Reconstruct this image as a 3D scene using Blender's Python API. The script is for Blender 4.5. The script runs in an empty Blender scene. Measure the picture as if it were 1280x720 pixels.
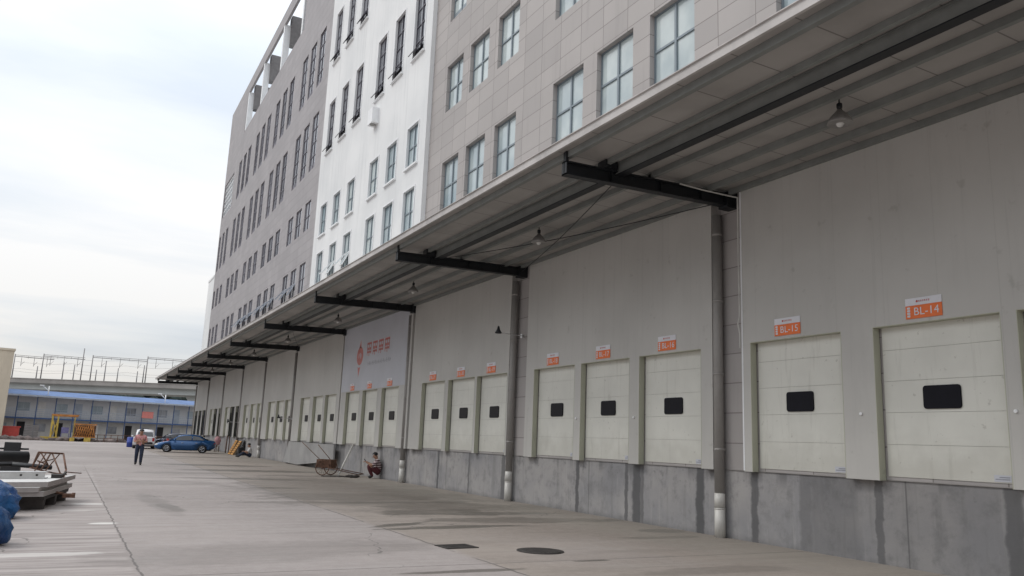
import bpy, bmesh, math, random
from mathutils import Vector, Matrix, Euler
random.seed(7)
R = math.radians
sc = bpy.context.scene
COL = sc.collection
W = 12.27            # x of the long street wall of the warehouse
XP = W - 0.18        # front of the insulated panels
YP = {0: 13.15, 1: 22.55, 2: 31.85, 4: 52.0, 5: 61.3, 6: 70.5, 7: 80.1, 8: 90.0, 9: 99.9}

# ------------------------------------------------------------------ node helpers
class NT:
    def __init__(s, name):
        s.m = bpy.data.materials.new(name); s.m.use_nodes = True
        s.t = s.m.node_tree; s.n = s.t.nodes; s.n.clear()
        s.out = s.n.new('ShaderNodeOutputMaterial'); s.b = s.n.new('ShaderNodeBsdfPrincipled')
        s.t.links.new(s.b.outputs[0], s.out.inputs[0])
        s.geo = s.n.new('ShaderNodeNewGeometry'); s.pos = s.geo.outputs['Position']
    def L(s, a, b): s.t.links.new(a, b)
    def put(s, sock, v):
        if isinstance(v, bpy.types.NodeSocket): s.L(v, sock)
        elif v is not None:
            try: sock.default_value = v
            except Exception: sock.default_value = (v, v, v)
    def math(s, op, a, b=None, c=None, clamp=False):
        n = s.n.new('ShaderNodeMath'); n.operation = op; n.use_clamp = clamp
        s.put(n.inputs[0], a)
        if b is not None: s.put(n.inputs[1], b)
        if c is not None: s.put(n.inputs[2], c)
        return n.outputs[0]
    def vmap(s, v, loc=(0,0,0), rot=(0,0,0), scale=(1,1,1)):
        n = s.n.new('ShaderNodeMapping'); s.put(n.inputs[0], v)
        n.inputs[1].default_value = loc; n.inputs[2].default_value = rot; n.inputs[3].default_value = scale
        return n.outputs[0]
    def noise(s, v=None, scale=1, detail=4, rough=.55, dist=0):
        n = s.n.new('ShaderNodeTexNoise'); s.put(n.inputs['Vector'], v or s.pos)
        n.inputs['Scale'].default_value = scale; n.inputs['Detail'].default_value = detail
        n.inputs['Roughness'].default_value = rough; n.inputs['Distortion'].default_value = dist
        return n.outputs['Fac']
    def ramp(s, f, lo, hi, a=0., b=1.):
        n = s.n.new('ShaderNodeMapRange'); n.clamp = True; n.interpolation_type = 'SMOOTHSTEP'
        s.put(n.inputs[0], f); n.inputs[1].default_value = lo; n.inputs[2].default_value = hi
        n.inputs[3].default_value = a; n.inputs[4].default_value = b
        return n.outputs[0]
    def mix(s, f, a, b, mode='MIX'):
        n = s.n.new('ShaderNodeMix'); n.data_type = 'RGBA'; n.blend_type = mode
        s.put(n.inputs[0], f); s.put(n.inputs[6], rgba(a)); s.put(n.inputs[7], rgba(b))
        return n.outputs[2]
    def sep(s, v):
        n = s.n.new('ShaderNodeSeparateXYZ'); s.L(v, n.inputs[0]); return n.outputs
    def comb(s, x, y, z):
        n = s.n.new('ShaderNodeCombineXYZ'); s.put(n.inputs[0], x); s.put(n.inputs[1], y); s.put(n.inputs[2], z); return n.outputs[0]
    def bump(s, h, strength=.3, dist=.01):
        n = s.n.new('ShaderNodeBump'); n.inputs['Strength'].default_value = strength; n.inputs['Distance'].default_value = dist
        s.L(h, n.inputs['Height']); s.L(n.outputs[0], s.b.inputs['Normal'])
    def fin(s, col, rough=.7, metal=0, spec=None):
        s.put(s.b.inputs['Base Color'], rgba(col)); s.put(s.b.inputs['Roughness'], rough); s.b.inputs['Metallic'].default_value = metal
        if spec is not None: s.b.inputs['Specular IOR Level'].default_value = spec
        return s.m
def rgba(c):
    if isinstance(c, tuple) and len(c) == 3: return (*c, 1)
    return c
def S(r, g, b):   # sRGB 0-255 to linear
    return tuple(((x/255)/12.92 if x/255 <= .04045 else ((x/255+.055)/1.055)**2.4) for x in (r, g, b))

def plain(name, col, rough=.6, metal=0, var=.12, scale=3., bump=.0, dirt=0, spec=None):
    t = NT(name)
    tc = t.n.new('ShaderNodeTexCoord').outputs['Object']
    f = t.noise(tc, scale, 5, .6)
    lo = tuple(c*(1-var) for c in col); hi = tuple(min(1, c*(1+var)) for c in col)
    c = t.mix(t.ramp(f, .3, .7), lo, hi)
    if dirt:
        d = t.ramp(t.noise(tc, scale*.35, 6, .65), .52, .75)
        c = t.mix(t.math('MULTIPLY', d, dirt), c, tuple(x*.35 for x in col))
    if bump: t.bump(t.noise(tc, scale*6, 4), bump, .01)
    return t.fin(c, t.ramp(f, .2, .8, rough-.06, min(1, rough+.06)), metal, spec)

# ------------------------------------------------------------------ materials
def m_ground():
    t = NT('concrete_yard'); x, y, z = t.sep(t.pos)
    base = t.mix(t.ramp(t.noise(scale=.09, detail=6), .35, .68), (.262,.232,.220), (.37,.33,.313))
    base = t.mix(t.ramp(t.noise(scale=.55, detail=8, rough=.65), .4, .72, 0, .6), base, (.27,.24,.225))
    base = t.mix(t.ramp(t.noise(scale=6, detail=6, rough=.7), .35, .75, 0, .42), base, (.42,.38,.36))
    base = t.mix(t.ramp(t.noise(scale=28, detail=5, rough=.85), .5, .72, 0, .5), base, (.15,.14,.132))
    # streaks left by trowelling and tyres, running across the yard
    st = t.noise(t.vmap(t.pos, rot=(0,0,R(8)), scale=(.22,2.6,1)), 1.0, 6, .6)
    base = t.mix(t.ramp(st, .47, .68, 0, .3), base, (.22,.198,.187))
    base = t.mix(t.ramp(t.noise(t.vmap(t.pos, rot=(0,0,R(-6)), scale=(.12,1.3,1)), 1.7, 5), .52, .72, 0, .4), base, (.40,.37,.35))
    # apron on the left: paler boards of screed, strong streaks along x
    ap = t.ramp(t.math('ADD', x, t.math('MULTIPLY', t.math('SUBTRACT', t.noise(scale=1.2), .5), .10)), .84, .93, 1, 0)
    ap = t.math('MULTIPLY', ap, t.ramp(y, 34, 40, 1, 0))
    sa = t.noise(t.vmap(t.pos, scale=(.35,4.2,1)), 1.0, 7, .68)
    apc = t.mix(t.ramp(sa, .36, .64), (.235,.207,.196), (.46,.415,.395))
    base = t.mix(t.math('MULTIPLY', ap, .7), base, apc)
    xw = t.math('ADD', x, t.math('MULTIPLY', t.math('SUBTRACT', t.noise(scale=.45, detail=4), .5), .5))
    side = t.math('MULTIPLY', t.ramp(xw, 5.55, 5.85), t.ramp(t.noise(scale=.3, detail=4), .25, .55, .55, 1))
    base = t.mix(side, base, (.90,.872,.81), 'MULTIPLY')
    # damp and oily patches with shapes of their own
    wob = t.noise(scale=.9, detail=8, rough=.72)
    def patch(cx, cy, rx, ry, rot, soft=.22):
        v = t.vmap(t.vmap(t.vmap(t.pos, loc=(-cx,-cy,0)), rot=(0,0,R(-rot))), scale=(1/rx,1/ry,0))
        n = t.n.new('ShaderNodeVectorMath'); n.operation = 'LENGTH'; t.L(v, n.inputs[0])
        d = t.math('ADD', n.outputs['Value'], t.math('MULTIPLY', t.math('SUBTRACT', wob, .5), 2.1))
        return t.ramp(d, 1-soft, 1+soft, 1, 0)
    col = base; wet = None
    for (cx, cy, rx, ry, rot, k) in [(8.3,27,3.4,8,0,.36),(9.4,17.0,2.2,.6,-4,.45),(7.0,15.7,1.5,.25,6,.7),(9.3,18.6,2.4,.4,0,.6),(6.2,16.3,.8,.2,25,.7),(8.2,15.9,.9,.12,-10,.7),(9.8,20.5,2.6,1.2,0,.35),
            (8.3,19.3,1.7,.45,8,.5),(2.05,21.8,.3,3.0,3,.26),(2.2,20.6,.2,1.2,8,.3),(5.0,10.45,.9,.12,0,.6),(7.4,10.9,.35,.08,0,.7),(6.3,33,2.6,.5,-8,.55),(7.6,24,2.6,1.6,0,.30),(8.6,22,2.0,.35,5,.5),(5.6,22,1.6,.35,0,.35),(3.2,30,2.0,1.2,0,.22),(4.4,37,2.2,1.0,0,.3),(10.2,25,1.4,3.0,0,.3),(7.0,60,3.5,1.6,0,.35),(6.2,27.8,.8,.28,0,.7),
            (6.6,46,3.,1.0,-6,.6),(8.0,40,3.6,1.1,-3,.55),(9.5,36,2.2,.8,0,.35),(4,56,3.5,1.2,0,.25),(11.6,14.4,.55,.35,0,.55),(11.9,16.7,.5,.25,20,.55),(10.9,13.4,1.0,.22,0,.4),(3.0,13.,2.6,1.0,10,.16),(9,9.6,1.5,.3,0,.25)]:
        p = t.math('MULTIPLY', patch(cx, cy, rx, ry, rot), min(.85, k*1.25))
        col = t.mix(p, col, (.10,.088,.074))
        wet = p if wet is None else t.math('MAXIMUM', wet, p)
    for (cx, cy, rx, ry, kk) in [(.55,21.5,.35,.22,.8),(.70,17.2,.28,.16,.9),(.2,19.9,.6,.12,.5),(-.3,13.2,.9,.18,.5)]:
        col = t.mix(t.math('MULTIPLY', patch(cx, cy, rx, ry, 0, .2), kk), col, (.66,.64,.61))
    # a band along the dock foot, greener-grey
    band = t.ramp(t.math('ADD', x, t.math('MULTIPLY', t.math('SUBTRACT', wob, .5), 1.6)), 9.2, 11.2, 0, .35)
    col = t.mix(band, col, (.30,.285,.25))
    # construction joints
    def joint(d, w=.018): return t.ramp(t.math('ABSOLUTE', d), w*.5, w*1.6, 1, 0)
    jx = t.math('ADD', t.math('MULTIPLY', y, -.0095), 1.065)
    j1 = joint(t.math('ADD', t.math('SUBTRACT', x, jx), t.math('MULTIPLY', t.math('SUBTRACT', t.noise(scale=2.5, detail=7, rough=.7), .5), .16)), .013)
    j2 = joint(t.math('ADD', t.math('SUBTRACT', x, 5.68), t.math('MULTIPLY', t.math('SUBTRACT', t.noise(scale=1.5), .5), .12)), .02)
    my = t.n.new('ShaderNodeMath'); my.operation = 'PINGPONG'; t.L(t.math('ADD', y, 1.), my.inputs[0]); my.inputs[1].default_value = 3.0
    j3 = t.math('MULTIPLY', joint(my.outputs[0], .014), t.ramp(t.noise(scale=.4), .42, .5))
    j1 = t.math('MULTIPLY', j1, t.ramp(y, 30, 48, 1, .0))
    jj = t.math('MAXIMUM', t.math('MAXIMUM', j1, t.math('MULTIPLY', j2, t.ramp(t.noise(scale=.7), .4, .5))), j3)
    col = t.mix(t.math('MULTIPLY', jj, .7), col, (.09,.082,.078))
    # cracks
    vo = t.n.new('ShaderNodeTexVoronoi'); vo.feature = 'DISTANCE_TO_EDGE'; vo.inputs['Scale'].default_value = .16
    dd = t.n.new('ShaderNodeVectorMath'); dd.operation = 'ADD'; t.L(t.pos, dd.inputs[0])
    nn = t.n.new('ShaderNodeTexNoise'); nn.inputs['Scale'].default_value = 1.2; t.L(t.pos, nn.inputs['Vector']); t.L(nn.outputs['Color'], dd.inputs[1]); t.L(dd.outputs[0], vo.inputs['Vector'])
    cr = t.math('MULTIPLY', t.ramp(vo.outputs[0], .0008, .003, 1, 0), t.ramp(t.noise(scale=.25), .5, .58))
    col = t.mix(t.math('MULTIPLY', cr, .6), col, (.08,.075,.07))
    hgt = t.math('ADD', t.noise(scale=26, detail=6, rough=.7), t.math('MULTIPLY', jj, -2.))
    t.bump(hgt, .35, .01)
    rough = t.math('SUBTRACT', t.ramp(t.noise(scale=1.2), .3, .7, .74, .92), t.math('MULTIPLY', wet, .45))
    return t.fin(col, rough, spec=.35)

def m_dockbase():
    t = NT('stained_concrete'); x, y, z = t.sep(t.pos)
    yz = t.comb(0, y, z)
    base = t.mix(t.ramp(t.noise(scale=.5, detail=6), .35, .65), (.275,.272,.28), (.375,.36,.352))
    base = t.mix(t.ramp(t.noise(scale=3.2, detail=7, rough=.68), .45, .72, 0, .7), base, (.20,.197,.198))
    base = t.mix(t.ramp(t.noise(t.vmap(t.pos, scale=(1,3.5,.35)), 1.3, 6, .6), .52, .72, 0, .45), base, (.21,.205,.20))
    base = t.mix(t.ramp(t.noise(t.vmap(t.pos, scale=(1,5.,.5)), 1.9, 5, .6), .55, .72, 0, .3), base, (.43,.415,.405))
    wob = t.math('MULTIPLY', t.math('SUBTRACT', t.noise(t.comb(0,0,z), 2.3, 4), .5), .22)
    fine = t.math('MULTIPLY', t.math('SUBTRACT', t.noise(scale=6, detail=3), .5), .10)
    yy = t.math('ADD', y, t.math('ADD', wob, fine))
    m = None
    for yc, w, k in [(12.3,.12,.8),(9.42,.10,.75),(7.15,.17,.8),(18.85,.10,.85),(16.62,.08,.75),(16.2,.20,.85),(15.98,.07,.6),(13.92,.16,.9),(28.45,.09,.9),(25.75,.07,.7),(23.2,.15,.7),(42.3,.5,.6),(40.9,.5,.5),(37.7,.15,.5),(34.9,.2,.6),
                     (10.35,.75,.42),(5.4,5.6,.30),(11.0,.18,.45),(5.9,.9,.35),(3.9,.2,.6)]:
        g = t.math('MULTIPLY', t.ramp(t.math('ABSOLUTE', t.math('SUBTRACT', yy, yc)), w*.55, w*1.1, 1, 0), k)
        m = g if m is None else t.math('MAXIMUM', m, g)
    # ragged wet blotches right under the sill
    top = t.math('MULTIPLY', t.ramp(z, 1.02, 1.36), t.ramp(t.noise(t.comb(0,y,0), 1.5, 3), .5, .62, 0, .7))
    bl = t.math('MULTIPLY', t.ramp(z, .95, 1.15), t.ramp(t.noise(yz, 4.5, 6, .7), .54, .68, 0, .45))
    m = t.math('MAXIMUM', m, t.math('MAXIMUM', t.math('MULTIPLY', top, .8), bl))
    low = t.math('MULTIPLY', t.ramp(t.math('ADD', z, t.math('MULTIPLY', t.noise(scale=1.5), .3)), .12, .32, 1, 0), .4)
    m = t.math('MAXIMUM', m, low)
    col = t.mix(m, base, (.085,.085,.088))
    # pour joints
    my = t.n.new('ShaderNodeMath'); my.operation = 'PINGPONG'; t.L(t.math('ADD', y, .5), my.inputs[0]); my.inputs[1].default_value = 4.7
    col = t.mix(t.ramp(my.outputs[0], .006, .02, .6, 0), col, (.08,.08,.08))
    t.bump(t.noise(scale=18, detail=6, rough=.7), .3, .012)
    return t.fin(col, t.math('SUBTRACT', .86, t.math('MULTIPLY', m, .25)), spec=.4)

def m_tile(name, c1, c2, joint, tw=1.2, th=.63, jw=.012):
    t = NT(name); x, y, z = t.sep(t.pos)
    br = t.n.new('ShaderNodeTexBrick'); t.L(t.comb(y, t.math('ADD', z, -.05), 0), br.inputs['Vector'])
    br.offset = 0; br.squash = 1
    br.inputs['Scale'].default_value = 1; br.inputs['Brick Width'].default_value = tw; br.inputs['Row Height'].default_value = th
    br.inputs['Mortar Size'].default_value = jw; br.inputs['Mortar Smooth'].default_value = .1; br.inputs['Bias'].default_value = 0
    br.inputs['Color1'].default_value = rgba(c1); br.inputs['Color2'].default_value = rgba(c2); br.inputs['Mortar'].default_value = rgba(joint)
    c = t.mix(t.ramp(t.noise(scale=.25, detail=5), .35, .7, 0, .35), br.outputs['Color'], tuple(v*.82 for v in c1))
    c = t.mix(t.ramp(t.noise(t.vmap(t.pos, scale=(1,2.,.22)), 1.2, 5), .55, .75, 0, .22), c, tuple(v*.62 for v in c1))
    t.bump(t.math('ADD', t.math('MULTIPLY', br.outputs['Fac'], -1), t.math('MULTIPLY', t.noise(scale=14), .12)), .4, .012)
    return t.fin(c, .62, spec=.4)

def m_white_wall():
    t = NT('white_render')
    c = t.mix(t.ramp(t.noise(scale=.3, detail=5), .35, .7), (.79,.80,.80), (.70,.715,.72))
    c = t.mix(t.ramp(t.noise(t.vmap(t.pos, scale=(1,2.2,.15)), 1.3, 5), .5, .75, 0, .35), c, (.55,.565,.57))
    t.bump(t.noise(scale=30, detail=3), .1, .01)
    return t.fin(c, .75)

def m_panel(name, c, k=.25):
    t = NT(name); x, y, z = t.sep(t.pos)
    b = t.mix(t.ramp(t.noise(scale=.35, detail=5), .35, .68), c, tuple(v*.9 for v in c))
    b = t.mix(t.ramp(t.noise(t.vmap(t.pos, scale=(1,2.6,.3)), 1.2, 6, .65), .5, .74, 0, k), b, tuple(v*.6 for v in c))
    b = t.mix(t.ramp(t.noise(scale=3.5, detail=4), .64, .74, 0, .25), b, (.22,.2,.17))
    # vertical seams of the sandwich boards, one metre apart, and small scuffs
    my = t.n.new('ShaderNodeMath'); my.operation = 'PINGPONG'; t.L(y, my.inputs[0]); my.inputs[1].default_value = .5
    sm = t.ramp(my.outputs[0], .002, .010, 1, 0)
    b = t.mix(t.math('MULTIPLY', sm, .13), b, (.22,.215,.21))
    b = t.mix(t.ramp(t.noise(t.vmap(t.pos, scale=(1,7.,.25)), 1.2, 4), .60, .72, 0, .14), b, tuple(v*.55 for v in c))
    t.bump(t.math('ADD', t.math('MULTIPLY', sm, -1), t.math('MULTIPLY', t.noise(scale=2.2), .25)), .25, .01)
    return t.fin(b, .5, spec=.45)

def m_door():
    t = NT('sectional_door_paint'); x, y, z = t.sep(t.pos)
    c = t.mix(t.ramp(t.noise(scale=.9, detail=5), .35, .68), (.72,.715,.655), (.66,.655,.60))
    low = t.math('MULTIPLY', t.ramp(t.math('ADD', z, t.math('MULTIPLY', t.noise(scale=3, detail=5), 1.2)), 2.0, 2.9, 1, 0), .30)
    c = t.mix(low, c, (.36,.34,.29))
    c = t.mix(t.ramp(t.noise(t.vmap(t.pos, scale=(1,4.,.4)), 1.6, 6, .65), .54, .72, 0, .30), c, (.38,.37,.32))
    c = t.mix(t.ramp(t.noise(scale=9, detail=4), .66, .74, 0, .35), c, (.28,.26,.22))
    t.bump(t.math('ADD', t.noise(scale=1.1, detail=2), t.math('MULTIPLY', t.noise(scale=60, detail=2), .03)), .35, .02)
    return t.fin(c, .42, spec=.5)
def m_glass(name, c, c2, rough=.06):
    t = NT(name)
    tc = t.n.new('ShaderNodeTexCoord').outputs['Object']
    oi = t.n.new('ShaderNodeObjectInfo').outputs['Random']
    f = t.math('ADD', t.math('MULTIPLY', t.ramp(t.noise(t.vmap(t.pos, scale=(1,.6,.5)), .8, 4), .35, .65), .6), t.math('MULTIPLY', oi, .8), clamp=True)
    t.bump(t.noise(scale=1.3, detail=2), .03, .05)
    return t.fin(t.mix(f, c, c2), rough, spec=.9)

def m_soffit():
    t = NT('soffit_sheet'); x, y, z = t.sep(t.pos)
    b = t.mix(t.ramp(t.noise(scale=.7, detail=5), .35, .7), (.39,.372,.352), (.31,.296,.28))
    my = t.n.new('ShaderNodeMath'); my.operation = 'PINGPONG'; t.L(t.math('ADD', y, .3), my.inputs[0]); my.inputs[1].default_value = .6
    b = t.mix(t.ramp(my.outputs[0], .006, .018, .65, 0), b, (.06,.055,.05))
    return t.fin(b, .6)

def m_checks(name, c1, c2, c3, s=26):
    t = NT(name); tc = t.n.new('ShaderNodeTexCoord').outputs['Object']
    x, y, z = t.sep(tc)
    w1 = t.ramp(t.math('SINE', t.math('MULTIPLY', t.math('ADD', x, y), s*3)), .1, .5); w2 = t.ramp(t.math('SINE', t.math('MULTIPLY', z, s*3)), .1, .5)
    c = t.mix(w1, c1, c2); c = t.mix(t.math('MULTIPLY', w2, .6), c, c3)
    return t.fin(c, .85)
def m_stripes(name, c1, c2, s=60):
    t = NT(name); tc = t.n.new('ShaderNodeTexCoord').outputs['Object']
    x, y, z = t.sep(tc)
    w = t.ramp(t.math('SINE', t.math('ADD', t.math('MULTIPLY', z, s), t.math('MULTIPLY', x, 6))), -.15, .15)
    return t.fin(t.mix(w, c1, c2), .85)

def m_tarp():
    t = NT('blue_woven_plastic'); tc = t.n.new('ShaderNodeTexCoord').outputs['Object']
    c = t.mix(t.ramp(t.noise(tc, 2.2, 5), .35, .65), (.012,.075,.26), (.025,.16,.42))
    c = t.mix(t.ramp(t.noise(tc, 5, 3), .68, .74, 0, .8), c, (.45,.42,.2))
    t.bump(t.noise(tc, 7, 6, .75, 1.5), 1.0, .12)
    return t.fin(c, .38, spec=.6)

M = {}
def mk():
    M['ground'] = m_ground(); M['base'] = m_dockbase()
    M['tile'] = m_tile('grey_cladding_tiles', (.375,.352,.342), (.445,.417,.402), (.22,.20,.19))
    M['tile_far'] = m_tile('grey_cladding_tiles_far', (.335,.318,.325), (.38,.36,.367), (.21,.195,.2), jw=.012)
    M['white_wall'] = m_white_wall()
    M['panel'] = m_panel('insulated_panel_grey_white', (.53,.518,.49), .15)
    M['jamb'] = m_panel('insulated_panel_jamb_green', (.47,.475,.38), .15)
    M['door'] = m_door() if True else plain('sectional_door_paint', (.64,.65,.595), .45, var=.04, scale=1.2, dirt=.10)
    M['gasket'] = plain('black_rubber', (.012,.012,.012), .7)
    M['dwin'] = plain('door_window_acrylic', (.009,.009,.014), .35, spec=.15)
    M['soffit'] = m_soffit()
    M['galv'] = plain('galvanised_purlin', (.215,.225,.215), .6, .1, var=.1)
    M['black_steel'] = plain('dark_painted_steel', (.008,.010,.013), .55, .0, var=.2, scale=5)
    M['fascia'] = plain('fascia_sheet', (.46,.44,.425), .6, 0, var=.16, scale=1.2, dirt=.6)
    M['pipe'] = plain('grey_pvc_pipe', (.30,.285,.27), .45, var=.06)
    M['pipe_white'] = plain('white_pvc_pipe', (.60,.585,.55), .4, var=.06, scale=5, dirt=.3)
    M['frame_blue'] = plain('window_frame_blue_grey', (.20,.24,.27), .4, .1, var=.05)
    M['frame_dark'] = plain('window_frame_plum_grey', (.085,.08,.10), .4, .1, var=.05)
    M['frame_far'] = plain('window_frame_plum', (.13,.12,.145), .4, .1, var=.05)
    M['glass_near'] = m_glass('glass_pale_film', (.22,.30,.34), (.54,.61,.61), .06)
    M['glass_mid'] = m_glass('glass_reflecting', (.20,.25,.28), (.32,.37,.40), .05)
    M['glass_dark'] = m_glass('glass_dim', (.07,.075,.09), (.27,.28,.31), .04)
    M['white_trim'] = plain('white_trim', (.80,.81,.82), .5, var=.04)
    M['dark_in'] = plain('dark_interior', (.02,.02,.022), .9)
    M['navy_in'] = plain('dark_interior_blue', (.016,.018,.035), .9)
    M['orange'] = plain('orange_sign_film', (.80,.17,.035), .45, var=.05)
    M['sign_white'] = plain('white_sign_film', (.70,.70,.74), .45, var=.04)
    M['red_ink'] = plain('red_print', (.55,.07,.05), .5)
    M['grey_ink'] = plain('grey_print', (.28,.29,.33), .5)
    M['banner'] = plain('banner_film', (.52,.53,.575), .5, var=.06, scale=.5, dirt=.12)
    M['banner_red'] = plain('banner_red_print', (.55,.18,.16), .5)
    M['rust'] = plain('rusty_iron', (.14,.075,.05), .85, .2, var=.4, scale=9)
    M['steel'] = plain('worn_steel', (.30,.29,.28), .5, .6, var=.2)
    M['alu'] = plain('aluminium', (.6,.6,.6), .35, .8, var=.08)
    M['iron'] = plain('cast_iron', (.045,.04,.037), .7, .3, var=.3, scale=12, bump=.4)
    M['board'] = plain('white_board', (.60,.59,.57), .6, var=.08, scale=1.3, dirt=.4)
    M['boardedge'] = plain('foam_edge', (.36,.325,.31), .85, var=.12, scale=4)
    M['wood'] = plain('pallet_wood', (.30,.19,.10), .8, var=.3, scale=5, dirt=.3)
    M['plyorange'] = plain('orange_ply', (.55,.27,.06), .7, var=.2, scale=3)
    M['darkwood'] = plain('dark_wet_timber', (.045,.038,.035), .8, var=.4, scale=5)
    M['black'] = plain('black_plastic', (.012,.012,.014), .5, var=.2)
    M['tarp'] = m_tarp()
    M['car_blue'] = plain('car_paint_blue', (.012,.075,.21), .22, .3, var=.03, spec=.8)
    M['car_white'] = plain('car_paint_white', (.68,.68,.70), .25, 0, var=.02, spec=.7)
    M['car_dark'] = plain('car_paint_navy', (.012,.02,.05), .25, .3, var=.03, spec=.7)
    M['car_glass'] = m_glass('car_glass', (.010,.012,.016), (.02,.022,.028), .04)
    M['tyre'] = plain('tyre_rubber', (.016,.016,.017), .85)
    M['rim'] = plain('alloy_rim', (.42,.42,.44), .3, .8)
    M['lamp'] = plain('headlamp_lens', (.65,.67,.68), .12, 0, spec=.9)
    M['tail'] = plain('tail_lamp_lens', (.38,.012,.012), .2, 0, spec=.8)
    M['plate'] = plain('number_plate_blue', (.03,.08,.35), .4)
    M['skin'] = plain('skin', (.36,.20,.135), .6, var=.06)
    M['hair'] = plain('black_hair', (.010,.009,.009), .6)
    M['jeans'] = plain('dark_jeans', (.018,.026,.05), .85, var=.25, scale=9)
    M['shirt_check'] = m_checks('checked_shirt', (.62,.24,.24), (.55,.42,.40), (.40,.12,.14))
    M['shirt_stripe'] = m_stripes('striped_shirt', (.06,.022,.03), (.50,.42,.42), 70)
    M['shirt_white'] = plain('white_shirt', (.62,.61,.60), .85)
    M['maroon'] = plain('maroon_trousers', (.085,.018,.024), .85)
    M['shoe'] = plain('shoe', (.02,.018,.018), .7)
    M['eye'] = plain('eye', (.02,.015,.012), .3)
    M['lip'] = plain('lips', (.22,.08,.06), .5)
    M['beige'] = m_panel('beige_panels', (.60,.53,.42), .15)
    M['prefab'] = m_panel('prefab_wall', (.56,.57,.585), .3)
    M['prefab_lo'] = m_panel('prefab_wall_lower', (.47,.465,.45), .4)
    M['blue_roof'] = plain('blue_roof_sheet', (.14,.205,.36), .85, 0, var=.16, scale=.5, spec=.15)
    M['blue_steel'] = plain('blue_steel', (.035,.08,.20), .5, .1)
    M['rail'] = plain('railing', (.34,.38,.44), .5)
    M['viaduct'] = plain('viaduct_concrete', (.37,.39,.385), .85, var=.1, scale=.15)
    M['viaduct_edge'] = plain('viaduct_parapet', (.30,.285,.27), .85, var=.15, scale=.3)
    M['mast'] = plain('mast_steel', (.20,.19,.19), .5, .3)
    M['hedge'] = plain('dark_greenery', (.035,.05,.045), .9, var=.5, scale=.4)
    M['yellow'] = plain('yellow_paint', (.50,.36,.07), .6, var=.25, scale=2, dirt=.8)
    M['orange_paint'] = plain('orange_paint', (.45,.19,.05), .7, var=.3, scale=4, dirt=.7)
    M['redbox'] = plain('red_paint', (.45,.06,.05), .6, var=.15)
    M['rubble'] = plain('rubble', (.16,.13,.12), .95, var=.5, scale=1.2, bump=.5)
    M['blue_plastic'] = plain('blue_plastic', (.02,.05,.28), .4)
    M['pink_cloth'] = plain('pink_cloth', (.48,.26,.28), .85, var=.2, scale=5)
    M['purple'] = plain('violet_print', (.16,.15,.30), .6, var=.3, scale=3)
    M['bulb'] = plain('frosted_glass', (.6,.6,.58), .3)
    M['grey_sheet'] = plain('grey_sheet', (.33,.325,.32), .8, var=.12, scale=.8, dirt=.4)
    M['cable'] = plain('white_cable', (.55,.55,.52), .5)
mk()

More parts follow.
